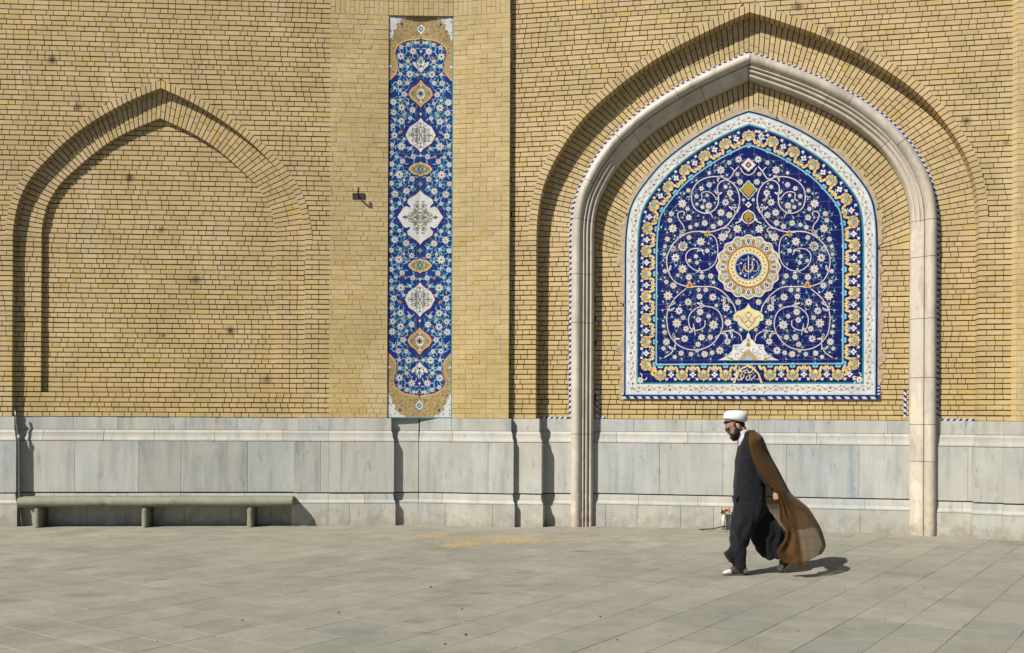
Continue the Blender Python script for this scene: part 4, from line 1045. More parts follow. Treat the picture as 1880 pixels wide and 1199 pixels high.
    for i in range(n):
        if i in (34,): continue
        xa = x0+i*w; xb = xa+w; q = -.012 if i < n/2 else -.012
        m.prism([FR.w(xa-q, D3+.012, zc-.017), FR.w(xb-q, D3+.012, zc-.017), FR.w(xb+q, D3+.012, zc+.017), FR.w(xa+q, D3+.012, zc+.017)], [FR.w(xa-q, D3-.02, zc-.017), FR.w(xb-q, D3-.02, zc-.017), FR.w(xb+q, D3-.02, zc+.017), FR.w(xa+q, D3-.02, zc+.017)], i % 2)
    for sx, k in ((x0+.013, 2), (x1-.013, 7)):
        for i in range(k):
            z0 = zc+.018+i*.022; m.prism([FR.w(sx-.013, D3+.010, z0), FR.w(sx+.013, D3+.010, z0+.006), FR.w(sx+.013, D3+.010, z0+.028), FR.w(sx-.013, D3+.010, z0+.022)], [FR.w(sx-.013, D3-.02, z0), FR.w(sx+.013, D3-.02, z0+.006), FR.w(sx+.013, D3-.02, z0+.028), FR.w(sx-.013, D3-.02, z0+.022)], (i+1) % 2)
    m.build('twisted_tile_cord', mats, root)
    return root
big_panel()

# ---- the tall narrow strip, folded at the corner of the two facades
def strip_panel():
    root = thing('tile_panel', 'tall narrow blue floral tile strip folded down its middle, set in the brick pier', 'tile panel', (PC[0], PC[1]-.05, ZB))
    XA, XC, XB = 712.0, 771.5, 831.0
    pa = Vector((PA[0], PA[1]+.018, 0)); pb = Vector((PB[0], PB[1]+.018, 0)); pc = Vector(PC)
    Fa = Frame(pa.x, pa.y, pc.x-pa.x, pc.y-pa.y); Fb = Frame(pc.x, pc.y, pb.x-pc.x, pb.y-pc.y)
    la, lb = (pc-pa).length, (pb-pc).length
    ztop, zbot = ZB+round((NZT-ZB)/BH)*BH, ZB
    yt, yb = 30.0, 767.0
    def fn(x, y, lift=0):
        z = zbot+(yb-y)/(yb-yt)*(ztop-.0-zbot); z = max(zbot, min(ztop, z))
        if x <= XC: t = max(0, (x-XA)/(XC-XA)); return Fa.w(la*t, lift, z)
        t = min(1, (x-XC)/(XB-XC)); return Fb.w(lb*t, lift, z)
    m = MB()
    for f_, l_ in ((Fa, la), (Fb, lb)):
        e0 = -.03 if f_ is Fa else 0; e1 = .03 if f_ is Fb else 0
        m.prism([f_.w(e0, 0, zbot), f_.w(l_+e1, 0, zbot), f_.w(l_+e1, 0, ztop), f_.w(e0, 0, ztop)], [f_.w(e0, -.05, zbot), f_.w(l_+e1, -.05, zbot), f_.w(l_+e1, -.05, ztop), f_.w(e0, -.05, ztop)], GK.index('blue'))
    m.build('panel_bed', [GM[k] for k in GK], root)
    rnd = random.Random(5)
    a = Art(fn); a.step = .0006
    YM = 398.0
    # geometry never crosses the fold except pieces cut at it: draw every axis piece as two halves
    def quad4(fnq):
        for sx in (1, -1):
            for sy in (1, -1):
                fnq(lambda x, y, sx=sx, sy=sy: (XC+sx*(x-XC), YM+sy*(y-YM)), sx, sy)
    def mir(x, y):
        r = [(x, y, 1, 1), (2*XC-x, y, -1, 1)]
        if abs(y-YM) > 4: r += [(x, 2*YM-y, 1, -1), (2*XC-x, 2*YM-y, -1, -1)]
        return r
    # half-shapes given as right-hand outline (dx, dy) from top to bottom about (XC, y)
    def axis(y, out, col, lay, sc=1.0, both_=True):
        for sy in ((1, -1) if both_ and abs(y-YM) > 3 else (1,)):
            for sx in (1, -1):
                P = [(XC+sx*.0+sx*dx*sc, YM+sy*((y+dy*sc)-YM)) for dx, dy in out]
                P = [(XC, P[0][1])]+P+[(XC, P[-1][1])] if abs(out[0][0]) > .01 else P
                a.poly(P, col, lay)
    # tan spandrels with their lobed boundary
    bd = [(0,68),(5,70),(13,71.5),(22,72.5),(30,75),(37,79),(43,84),(46.5,91),(47.5,99),(45,107),(43,117),(43,128),(46,135),(52,142),(57,147),(59.5,149)]
    for sx in (1, -1):
        for sy in (1, -1):
            P = [(XC+sx*x, YM+sy*(y-YM)) for x, y in bd]; top = [(XC+sx*59.5, YM+sy*(30-YM)), (XC, YM+sy*(30-YM))]
            a.poly(P+top, 'tan', 3)
            a.stroke([(XC+sx*x, YM+sy*(y-YM)) for x, y in bd], 1.4, 'ochre', 4, sub=2); a.stroke([(XC+sx*(x-.3), YM+sy*(y+1.2-YM)) for x, y in bd], .9, 'red', 5, sub=2)
            rr = random.Random(9)
            for k in range(420):
                x = rr.uniform(2, 57); y = rr.uniform(33, 146); yy = interp(bd, x, 0, 1)
                if y > yy-4 or (x > 34 and y > 66 and x < 50 and y > 80): 
                    if not (x > 48 and y < 138): continue
                a.leaf(XC+sx*x, YM+sy*(y-YM), 3.6, rr.random()*6, rr.choice(('dark', 'gold', 'gold', 'cream', 'olive')), 5, .9, w=.75)
            # white lace corners
            cor = [(59.5,31),(26,31),(31,36),(36,35),(40,42),(46,44),(44,52),(50,57),(52,66),(57,74),(59.5,80)]
            a.poly([(XC+sx*x, YM+sy*(y-YM)) for x, y in cor], 'white', 6)
            for k in range(26):
                x = rr.uniform(30, 58); y = rr.uniform(32, 70)
                if (x-26)/33 < (y-31)/50+.15: continue
                a.leaf(XC+sx*x, YM+sy*(y-YM), 4, rr.random()*6, rr.choice(('sky', 'blue', 'grey', 'turq')), 7, .9, w=1.2)
            a.disc(XC+sx*36, YM+sy*(44-YM), 2.2, 'blue', 8, 6)
            a.lobed(XC+sx*56, YM+sy*(122-YM), 3.2, 5, .3, 'white', 8); a.lobed(XC+sx*56, YM+sy*(119-YM), 1.6, 4, .3, 'turq', 9)
    axis(52, [(0,-9),(3,-6),(6.5,-3),(7,2),(4,6),(0,9)], 'white', 8); axis(52, [(0,-5),(4,-2),(4.5,2),(2,4),(0,5)], 'turq', 9); axis(52, [(0,-2),(2,0),(0,2)], 'white', 10)
    for sx in (1, -1):
        for y0, y1 in ((66, 90),(96,108),(135,146),(196,216),(278,296),(322,348)):
            a.stroke([(XC+sx*.5, y0), (XC+sx*.5, y1)], 0.9, 'brown', 9, sub=1); a.stroke([(XC+sx*.5, 2*YM-y0), (XC+sx*.5, 2*YM-y1)], 0.9, 'brown', 9, sub=1)
    for y in (93, 60, 208, 284): axis(y, [(0,-3),(2.4,0),(0,3)], 'white', 10)
    # medallions down the axis
    M1 = [(0,-15),(3,-9),(7,-5),(8,-1),(14.5,-3),(13,4),(8,8),(5,11),(0,17)]
    axis(115, M1, 'pink', 8, 1.1); axis(115, M1, 'white', 9); axis(115, [(0,-9),(3,-4),(3,0),(0,1)], 'turq', 10); axis(115, [(0,2),(2.5,5),(0,8)], 'navy', 10)
    M2_ = [(0,-26),(5,-19),(10,-14),(17,-10),(22,-2),(22,4),(17,11),(10,16),(5,20),(0,26)]
    axis(170.5, M2_, 'red', 8, 1.02); axis(170.5, M2_, 'ochre', 9, .96); axis(170.5, M2_, 'tan', 10, .90); axis(170.5, [(0,-9),(5,-7),(9,-1),(8,6),(3,9),(0,10)], 'white', 11); axis(170.5, [(0,-6),(4,-4),(6,0),(4,5),(0,7)], 'tan', 12); axis(170.5, [(0,-4),(3,0),(0,4)], 'navy', 13); axis(155, [(0,-3),(2,0),(0,3)], 'white', 11); axis(186, [(0,-3),(2,0),(0,3)], 'white', 11)
    M3 = [(0,-32),(5,-25),(12,-20),(20,-15),(24,-7),(27.5,0),(24,8),(20,15),(12,20),(5,25),(0,32)]
    axis(247, M3, 'red', 8, 1.035); axis(247, M3, 'white', 9)
    M4 = [(0,-14),(4,-11),(12,-10),(18,-5),(22,0),(18,5),(12,10),(4,11),(0,14)]
    axis(309.5, M4, 'red', 8, 1.03); axis(309.5, M4, 'ochre', 9); axis(309.5, M4, 'tan', 10, .86); axis(309.5, [(0,-10),(4,-3),(13,0),(4,3),(0,10)], 'turq', 11); axis(309.5, [(0,-3),(3,0),(0,3)], 'tan', 12)
    for sx in (1, -1):
        for sy in (1, -1): a.disc(XC+sx*7.5, YM+sy*(309.5-YM), 1.8, 'white', 12, 6)
    axis(337, [(0,-5),(5,0),(0,5)], 'grey', 10)
    M5 = [(0,-50),(6,-43),(14,-38),(22,-33),(24,-26),(19,-21),(18,-17),(26,-20),(31,-17),(36,-9),(42,0),(36,9),(31,17),(26,20),(18,17),(19,21),(24,26),(22,33),(14,38),(6,43),(0,50)]
    axis(YM, M5, 'red', 8, 1.02); axis(YM, M5, 'white', 9)
    def lace(y, hw, hh, n, seed, both_=True):
        rr = random.Random(seed)
        for k in range(n):
            x = rr.uniform(1.5, hw); dy = rr.uniform(0, hh)
            if x/hw+dy/hh > .92: continue
            a0 = rr.random()*6; b0 = rr.choice((-1.2, 1.2)); c = rr.choice(('dark', 'dark', 'grey', 'turq', 'gold', 'gold'))
            for sx in (1, -1):
                for s2 in (1, -1):
                    for sy in ((1, -1) if both_ else (1,)):
                        yy = YM+sy*((y+s2*dy)-YM); an = atan2(sin(a0)*s2*sy, cos(a0)*sx); px = XC+sx*x
                        P = [(px+3.8*t*cos(an+b0*sx*s2*sy*t), yy+3.8*t*sin(an+b0*sx*s2*sy*t)) for t in (0, .5, 1)]
                        if any((p[0]-XC)*sx < .3 for p in P): continue
                        a.stroke(P, .7, c, 13, sub=2)
    lace(247, 25, 29, 110, 3); lace(YM, 22, 46, 120, 4, False); lace(YM, 39, 18, 90, 6, False); lace(170.5, 17, 19, 40, 8); lace(309.5, 18, 10, 26, 9); lace(115, 10, 12, 12, 10)
    for y, bb in ((232, 1), (247, 1), (262, 1), (268, 1), (226, 1)): axis(y, [(0,-3),(2.2,0),(0,3)], rnd.choice(('grey', 'red', 'turq')), 12)
    axis(YM, [(0,-20),(5,-12),(9,-7),(11,0),(9,7),(5,12),(0,20)], 'cream', 11); axis(YM, [(0,-18),(4,-11),(8,-6),(9.5,0),(8,6),(4,11),(0,18)], 'white', 12)
    for x, y in ((0,-9),(7,0)): 
        for sx in (1, -1):
            for sy in (1, -1):
                if x: a.lobed(XC+sx*x, YM, 2.6, 4, .3, 'grey', 13)
    axis(YM-9, [(0,-4),(2.4,0),(0,4)], 'grey', 13, both_=True)
    for sx in (1, -1): a.disc(XC+sx*28, YM, 2.4, 'ochre', 12, 6)
    Z5 = lambda x, y: (700+x/5.707, 10+y/5.707); Z6 = lambda x, y: (700+x/5.45, 200+y/5.45)
    raw = [(Z5,x,y,r) for x, y, r in ((347,382,20),(275,405,25),(202,435,25),(325,475,38),(195,530,40),(272,580,25),(200,632,25),(270,638,17),(293,715,40),(370,718,20),(193,718,22),(185,810,32),(267,808,26),(190,888,20),(235,930,32),(120,1012,38),(193,990,18),(270,1022,20),(207,1068,40),(322,1090,36),(125,1122,33),(230,1148,18),(132,865,18))]
    raw += [(Z6,x,y,r) for x, y, r in ((218,60,17),(285,88,25),(132,105,17),(197,120,38),(110,170,27),(127,265,35),(227,297,18),(105,362,25),(197,372,45),(290,392,20),(103,440,25),(150,478,22),(318,472,30),(210,520,30),(103,553,30),(180,568,14),(95,650,20),(178,655,45),(253,632,14),(305,695,32),(225,710,18),(100,745,30),(190,758,20),(308,775,20),(250,818,38),(135,850,40),(232,903,20),(100,928,18),(180,942,24),(108,995,28),(98,1073,20))]
    pts = []
    for cv, x, y, r in raw:
        p = cv(x, y); rr = r/5.6*.97; 
        if p[0]-rr < XA+1: p = (XA+1+rr, p[1])
        pts.append((p[0], p[1], rr, rnd.choice(('gold', 'navy', 'turq', 'red'))))
    pts.append((XC-5.2, 77, 2.6, 'gold'))
    field_flowers(a, pts, rnd, mir, lay=1, leafcol=('sky', 'turq', 'sky'))
    for i in range(len(pts)-1):
        p, q = pts[i], pts[i+1]
        if hypot(p[0]-q[0], p[1]-q[1]) < 19 and p[0] < XC-3 and q[0] < XC-3:
            mx, my = (p[0]+q[0])/2+rnd.uniform(-3, 3), (p[1]+q[1])/2+rnd.uniform(-3, 3)
            quad4(lambda f, sx, sy: a.stroke([f(p[0], p[1]), f(min(mx, XC-1), my), f(q[0], q[1])], .7, 'turq', 1, sub=3))
    for cv, x, y, r in ((Z5,288,525,3.2),(Z5,98,895,2.4),(Z6,195,210,4),(Z6,245,455,3.6),(Z6,160,305,1.8)):
        p = cv(x, y); quad4(lambda f, sx, sy: a.leaf(*f(p[0]-sx*0, p[1]), r*1.7, (1.2 if sy > 0 else -1.2) if sx > 0 else pi-(1.2 if sy > 0 else -1.2), 'orange', 6, .8*sx*sy, w=r))
    # edge lines
    a.m.quad(fn(XA, yb, .0006), fn(XA+1.6, yb, .0006), fn(XA+1.6, yt, .0006), fn(XA, yt, .0006), GK.index('navy')); a.m.quad(fn(XB-1.8, yb, .0054), fn(XB, yb, .0054), fn(XB, yt, .0054), fn(XB-1.8, yt, .0054), GK.index('turq'))
    for s0, s1 in ((XA, XC), (XC, XB)): a.m.quad(fn(s0, yb, .006), fn(s1, yb, .006), fn(s1, yb-2, .006), fn(s0, yb-2, .006), GK.index('turq'))
    a.build('floral_mosaic', root)
    return root
strip_panel()
# ------------------------------------------------------------------ stone bench
def stone_mat():
    t = NT('weathered_bench_stone')
    c = t.ramp(t.noise(5, 6, .7), [(.3, (.225,.225,.165)), (.5, (.29,.285,.21)), (.7, (.345,.335,.255))])
    c = t.mix(t.ramp(t.noise(38, 5, .8), [(.58,(0,0,0)),(.66,(1,1,1))]), c, (.11,.11,.07))
    c = t.mix(t.ramp(t.noise(16, 7, .8), [(.60,(0,0,0)),(.64,(1,1,1))]), c, (.15,.17,.12))
    c = t.mix(t.math('MULTIPLY', t.ramp(t.noise(2.2, 4), [(.5,(0,0,0)),(.7,(1,1,1))]), .5), c, (.30,.34,.25))
    t.bump(t.noise(60, 6, .75), .8, .01); return t.done(c, .85, .3)
M_ST = stone_mat()
def bench():
    d0, d1 = .055, .40; zb, zt = .292, .425
    sa = FL.px(30, 930, d1)[0]; sb = FL.px(536, 930, d1)[0]-.0
    root = thing('stone_bench', 'long low grey-green stone bench on three legs under the blind arch', 'bench', FL.w((sa+sb)/2, .25, 0))
    m = MB(); r = (zt-zb)/2; prof = [(d0, zb), (d1-r*1.1, zb)]
    for k in range(1, 12): a = -pi/2+pi*k/12; prof.append((d1-r*1.1+r*1.1*cos(a), zb+r+r*sin(a)))
    prof += [(d1-r*1.1, zt), (d0+.10, zt), (d0, zt)]
    rows = []; n = 90
    for i in range(n+1):
        s = sa+(sb-sa)*i/n
        rows.append([FL.w(s, d+.004*noise.noise(Vector((s*2.3, d*9, z*9)))+.002*noise.noise(Vector((s*11, z*30, 2))), z+.005*noise.noise(Vector((s*1.7, d*7, 4)))+.002*noise.noise(Vector((s*13, d*20, 1)))) for d, z in prof])
    for ci in (28, 29): rows[ci] = [(x, y+.012, z-.006 if z > .36 else z+.006) for x, y, z in rows[ci]]
    m.grid(rows, 0, True); m.ngon(rows[0][::-1]); m.ngon(rows[-1])
    m.build('seat', M_ST, root, smooth=False).data.polygons.foreach_set('use_smooth', [True]*(n*len(prof))+[False]*2)
    w = .045
    for px in (65.5, 264, 458):
        s = FL.px(px, 950, d1-.02)[0]; m = MB(); base = []
        dl = d1-.04
        for k in range(9): a = pi*k/8; base.append((s+w*cos(a), dl-w+w*sin(a)))
        base += [(s-w, d0), (s+w, d0)]
        rows = [[FL.w(x+.003*noise.noise(Vector((x*20, z*14, y*20))), y+.003*noise.noise(Vector((x*20, z*14, 3))), z) for x, y in base] for z in [-.01+(.302)*k/10 for k in range(11)]]
        m.grid(rows, 0, True); m.ngon(rows[0][::-1]); m.ngon(rows[-1]); o = m.build('leg', M_ST, root, smooth=True)
bench()
# ------------------------------------------------------------------ drain pipe in the corner of the left recess
M_PIPE = plain('galvanised_pipe', (.20,.215,.20), .42, .5, .25, 25, 0, .6); M_IRON = plain('dark_iron', (.035,.035,.038), .6, .4, .3, 30)
M_BRASS = plain('worn_brass', (.45,.30,.10), .35, .5, .25, 60, 0, .8); M_RED = plain('red_paint', (.50,.03,.03), .4, .5, .15, 40)
M_PVC = plain('white_plastic_pipe', (.62,.61,.56), .5, .4, .08, 20); M_HOSE = plain('black_rubber', (.03,.03,.028), .6, .3, .2, 30)
def drain():
    root = thing('drain_pipe', 'thin grey metal pipe down the marble base beside the bench', 'pipe', FL.w(FL.px(35, 960, L1)[0], 0, 0))
    P = []
    for px, py, d in ((28, 754, L0+.012), (29.5, 764, L0+.02), (30.5, 776, L0+.02), (32.5, 790, L0+.03), (34.8, 802, L0+.035), (35.4, 830, L0+.035), (35.8, 900, L0+.035), (36.6, 930, L0+.035), (39, 950, L0+.04), (41, 966, L0+.05)):
        s, z = FL.px(px, py, d); P.append(FL.w(s, d, max(z, 0)))
    m = MB(); m.tube(P, .0155, 10); m.build('pipe', M_PIPE, root, smooth=True)
    s, z = FL.px(34.8, 801, L0+.035); m = MB(); c = FL.w(s, L0+.035, z); m.tube([(c[0], c[1], c[2]+.022), (c[0]+.002, c[1], c[2]-.022)], .0225, 12); m.build('coupling', M_PVC, root, smooth=False)
drain()
# ------------------------------------------------------------------ floor grate
M_SLOT_SHADE = plain('painted_slot_shade', (.05,.043,.03), .9, .2, .3, 30)  # dark colour stands in for the shade inside the grate openings
def grate():
    s0, z0 = FL.px(535, 968, .1); c0 = FL.w(s0, .16, 0); c1 = FL.w(s0+.40, .16, 0)
    root = thing('drain_grate', 'small slotted drain grate in the paving at the right-hand end of the bench', 'grate', (c0[0], c0[1], 0))
    m = MB(); e = Vector((FL.e[0], FL.e[1], 0)); n = Vector((FL.n[0], FL.n[1], 0)); o = Vector(FL.w(s0, .175, 0))
    rect = lambda u0, u1, v0, v1, z, sk=0: [tuple(o+e*(u0)+n*v0+Vector((0,0,z))), tuple(o+e*(u1)+n*v0+Vector((0,0,z))), tuple(o+e*(u1-sk)+n*v1+Vector((0,0,z))), tuple(o+e*(u0-sk)+n*v1+Vector((0,0,z)))]
    m.prism(rect(-.02, .42, -.06, .10, .0072), rect(-.02, .42, -.06, .10, .001), 0, True); m.build('frame', plain('cement_grey', (.33,.30,.25), .9, .2, .2, 30), root)
    for i in range(13):
        if 5 <= i <= 7: continue
        m = MB(); m.prism(rect(.015+i*.031, .030+i*.031, -.04, .08, .0092, .03), rect(.015+i*.031, .030+i*.031, -.04, .08, .0075, .03), 0, True); m.build('slot_shade_strip', M_SLOT_SHADE, root)
grate()
# ------------------------------------------------------------------ bracket on the left pier
def bracket():
    root = thing('wall_bracket', 'small black iron bracket with upright prong on the brick pier', 'bracket', wpt(FL, 658, 360, L0))
    s, z = FL.px(658.5, 360.3, L0); m = MB(); m.wbox(FL, s-.088, s+.088, z-.042, z+.042, L0+.016, L0-.004); m.build('plate', M_IRON, root)
    m = MB(); P = [FL.w(s, L0+.01, z-.01), FL.w(s+.0, L0+.07, z-.005), FL.w(s+.004, L0+.115, z+.01), FL.w(s+.006, L0+.13, z+.03), FL.w(s+.006, L0+.13, z+.10)]
    m.tube(P, .015, 8); m.build('prong', M_IRON, root, smooth=True)
    for u in (-.07, .07):
        for v in (-.025, .025): m = MB(); a = FL.w(s+u, L0+.016, z+v); b = FL.w(s+u, L0+.024, z+v); m.tube([a, b], .008, 6); m.build('bolt', M_IRON, root)
bracket()
# ------------------------------------------------------------------ water tap
def tap():
    d = R3+.083+.075; s, z = FR.px(1328.3, 960, d); _, zt = FR.px(1328, 938, d)
    root = thing('water_tap', 'white standpipe with brass tap and red handle by the marble base', 'tap', FR.w(s, d, 0))
    m = MB(); m.tube([FR.w(s, d, 0), FR.w(s, d, zt-.025)], .023, 12); m.build('standpipe', M_PVC, root, smooth=True)
    m = MB(); m.tube([FR.w(s, d, zt-.04), FR.w(s, d, zt-.005)], [.028, .026], 10); m.tube([FR.w(s-.022, d+.005, zt+.008), FR.w(s+.055, d, zt+.008)], [.024, .017], 10)
    m.tube([FR.w(s-.012, d+.01, zt+.008), FR.w(s-.03, d+.03, zt-.004), FR.w(s-.034, d+.034, zt-.032)], [.020, .017, .014], 10); m.tube([FR.w(s+.05, d, zt+.008), FR.w(s+.078, d, zt+.008)], .008, 8)
    m.build('valve_body', M_BRASS, root, smooth=True)
    m = MB(); m.tube([FR.w(s+.071, d, zt+.008), FR.w(s+.088, d, zt+.008)], .038, 14); m.build('handle', M_RED, root)
    h = MB(); P = [(1333,966.5),(1327,966.6),(1318,968.8),(1306,971),(1296,971.3),(1288,973.4),(1284,976.6)]
    pts = [FR.w(*(lambda q: (q[0], d+.02+(i*.012), max(q[1], .012)))(FR.px(x, y, d+.02+i*.012))) for i, (x, y) in enumerate(P)]
    h.tube(catmull(pts, 5), .0075, 7); o = h.build('hose', M_HOSE, None, smooth=True)
    tag(o, 'short black hose trailing left from the foot of the standpipe', 'hose')
    # worn setting frame in the paving
    c = Vector(FR.w(s-.12, d+.16, 0)); e = Vector((FR.e[0], FR.e[1], 0)); n = Vector((FR.n[0], FR.n[1], 0)); m = MB()
    for (u0, u1, v0, v1) in ((-.17,.17,.06,.085), (-.175,-.15,-.03,.085), (.15,.175,-.03,.085)):
        q = lambda z: [tuple(c+e*u0+n*v0+Vector((0,0,z))), tuple(c+e*u1+n*v0+Vector((0,0,z))), tuple(c+e*u1+n*v1+Vector((0,0,z))), tuple(c+e*u0+n*v1+Vector((0,0,z)))]
        m.prism(q(.009), q(.001), 0, True)
    o = m.build('paving_frame', plain('worn_cement', (.24,.20,.15), .9, .2, .3, 30), None); tag(o, 'worn cement frame sunk in the paving at the foot of the water tap', 'frame')
tap()
# ------------------------------------------------------------------ spilled grain and small litter
def grain():
    rnd = random.Random(12); m = MB()
    def put(x, y, s, mi):
        a = rnd.random()*6; c_, s_ = cos(a)*s, sin(a)*s; h = .006+s*.6
        m.ngon([(x+c_, y+s_, .0055), (x-s_*.7, y+c_*.7, .0055+h*.3), (x-c_, y-s_, .0055)], mi); m.ngon([(x+c_, y+s_, .0055), (x, y, h), (x-s_*.7, y+c_*.7, .0055)], mi); m.ngon([(x-s_*.7, y+c_*.7, .0055), (x, y, h), (x-c_, y-s_, .0055)], mi); m.ngon([(x-c_, y-s_, .0055), (x, y, h), (x+s_*.7, y-c_*.7, .0055)], mi); m.ngon([(x+s_*.7, y-c_*.7, .0055), (x, y, h), (x+c_, y+s_, .0055)], mi)
    for (px, py, wx, wy, n) in ((955,993,44,6,950),(905,995,70,8,700),(850,1000,40,4,500),(790,985,40,3,450),(830,1004,25,3,250),(1080,992,60,4,260),(1000,994,60,4,350),(1200,994,90,5,200),(870,990,90,5,500)):
        for _ in range(n):
            x = rnd.gauss(px, wx*.5); y = rnd.gauss(py, wy*.5)
            if y < 977: continue
            u, v = uv(x, y); Y = -CAMH/v; put(u*Y, Y, rnd.uniform(.004, .0085), 0 if rnd.random() < .8 else 1)
    o = m.build('spilled_grain', [plain('maize_yellow', (.56,.42,.20), .8, .2, .15, 50), plain('maize_pale', (.60,.46,.22), .8, .2, .15, 50)]); tag(o, 'thin scatter of yellow grain on the paving in front of the marble base', 'grain', kind='stuff')
    m = MB()
    for _ in range(420):
        X = rnd.uniform(-7, 7); Y = rnd.uniform(6.6, 14.2); s = rnd.uniform(.002, .006)*(1.6 if rnd.random() < .06 else 1); h = s*.8
        pts = [(X+s*cos(t)*rnd.uniform(.6, 1.2), Y+s*sin(t)*rnd.uniform(.6, 1.2)) for t in (0, 1.3, 2.5, 3.8, 5)]
        m.prism([(x*.9+X*.1, y*.9+Y*.1, .005+h) for x, y in pts], [(x, y, .004) for x, y in pts], rnd.choice((0, 0, 1)))
    for px, py, s in ((1102,1134,.011),(855,1167,.013),(848,1119,.009),(622,1126,.009),(791,1079,.012),(817,1184,.010)):
        u, v = uv(px, py); Y = -CAMH/v; X = u*Y; pts = [(X+s*cos(t), Y+s*sin(t)) for t in (0, 1.3, 2.5, 3.8, 5)]
        m.prism([(x*.7+X*.3, y*.7+Y*.3, .005+s*.7) for x, y in pts], [(x, y, .004) for x, y in pts], 1)
    o = m.build('grit', [plain('pale_grit', (.40,.38,.33), .9, .2, .2, 30), plain('dark_grit', (.10,.06,.045), .9, .2, .2, 30)]); tag(o, 'scattered grit and tiny crumbs lying over the paved square', 'grit', kind='stuff')
grain()
# ------------------------------------------------------------------ the walking man
PY0 = 10.22
def P3(px, py, dy=0.0):
    u, v = uv(px, py); Y = PY0+dy; return Vector((u*Y, Y, CAMH+v*Y))
PXM = PY0/FPX                      # metres per photograph pixel at the figure
def ellipsoid(mb, c, r, rot=None, nu=16, nv=10):
    rows = []
    for i in range(nv+1):
        t = pi*i/nv; row = []
        for j in range(nu):
            p = Vector((r[0]*sin(t)*cos(2*pi*j/nu), r[1]*sin(t)*sin(2*pi*j/nu), r[2]*cos(t)))
            if rot: p = rot @ p
            row.append(tuple(Vector(c)+p))
        rows.append(row)
    mb.grid(rows, 0, True)
def loft(mb, secs, k=20):          # secs: (px_left, px_right, py_left, py_right, dy, halfdepth)
    rows = []
    for (a, b, ya, yb, dy, hd) in secs:
        A, B = P3(a, ya, dy), P3(b, yb, dy); c = (A+B)/2; h = (B-A)/2
        rows.append([tuple(c+h*(abs(cos(t))**.85*(1 if cos(t) > 0 else -1))+Vector((0, hd*sin(t), 0))) for t in [2*pi*q/k for q in range(k)]])
    mb.grid(rows, 0, True); mb.ngon(rows[0][::-1]); mb.ngon(rows[-1])
def fuse(name, mb, vox, mat, parent, fold=None, it=2):
    o = mb.build(name, mat, None); md = o.modifiers.new('r', 'REMESH'); md.mode = 'VOXEL'; md.voxel_size = vox
    sm = o.modifiers.new('s', 'SMOOTH'); sm.iterations = it; sm.factor = .5
    dg = bpy.context.evaluated_depsgraph_get(); me = bpy.data.meshes.new_from_object(o.evaluated_get(dg)); old = o.data
    o.modifiers.clear(); o.data = me; bpy.data.meshes.remove(old); me.name = name
    me.materials.clear(); me.materials.append(mat)
    me.polygons.foreach_set('use_smooth', [True]*len(me.polygons))
    if fold:
        N = [v.normal.copy() for v in me.vertices]
        for v, n in zip(me.vertices, N): v.co += n*fold(v.co)
        me.update()
    attach(o, parent) if parent else None
    return o
def cloth_mat(name, col, var=.15, rough=.9, sheen=.2, alpha=None, bump=.15):
    t = NT(name); n = t.noise(8, 5, .6)
    c = t.mix(1.0, col, t.ramp(n, [(.3, (1-var,)*3), (.7, (1+var,)*3)]), 'MULTIPLY')
    w = t.noise(420, 2, .5); t.bump(w, bump, .002); m = t.done(c, rough, .12); t.b.inputs['Sheen Weight'].default_value = sheen
    if alpha is not None:
        at = t.n('Attribute'); at.attribute_name = 'sheer'
        tr = t.n('BsdfTransparent'); tr.inputs[0].default_value = (.97, .88, .78, 1); mx = t.n('MixShader'); t.l(t.math('SUBTRACT', alpha, t.math('MULTIPLY', at.outputs['Fac'], alpha-.66)), mx.inputs[0])
        tl = t.n('BsdfTranslucent'); t.l(c, tl.inputs[0]); m2 = t.n('MixShader'); m2.inputs[0].default_value = .35
        t.l(t.b.outputs[0], m2.inputs[1]); t.l(tl.outputs[0], m2.inputs[2])
        t.l(tr.outputs[0], mx.inputs[1]); t.l(m2.outputs[0], mx.inputs[2]); t.l(mx.outputs[0], t.out.inputs[0])
    return m
M_SKIN = plain('skin', (.46,.25,.155), .55, .4, .10, 25); M_COAT = cloth_mat('charcoal_wool', (.013,.013,.017), .15, .9, .08); M_SHIRT = cloth_mat('white_cotton', (.62,.60,.66)); M_TURB = cloth_mat('white_turban_cloth', (.74,.74,.77), .03)
M_CLOAK = cloth_mat('sheer_brown_cloak', (.125,.058,.014), .15, .85, .1, .95); M_CLOAK2 = cloth_mat('sheer_brown_hem', (.14,.072,.02), .15, .85, .1, .66)
M_HAIR = plain('black_hair', (.012,.010,.009), .7, .3, .3, 120, .6); M_SHOE = plain('brown_leather', (.075,.045,.03), .5, .4, .2, 40); M_SOLE = plain('white_shoe_leather', (.58,.56,.52), .6, .4, .1, 40); M_RUB = plain('dark_sole', (.08,.07,.06), .8, .3, .2, 40)
M_LENS = plain('dark_lens', (.02,.025,.03), .12, .6, .1, 20)
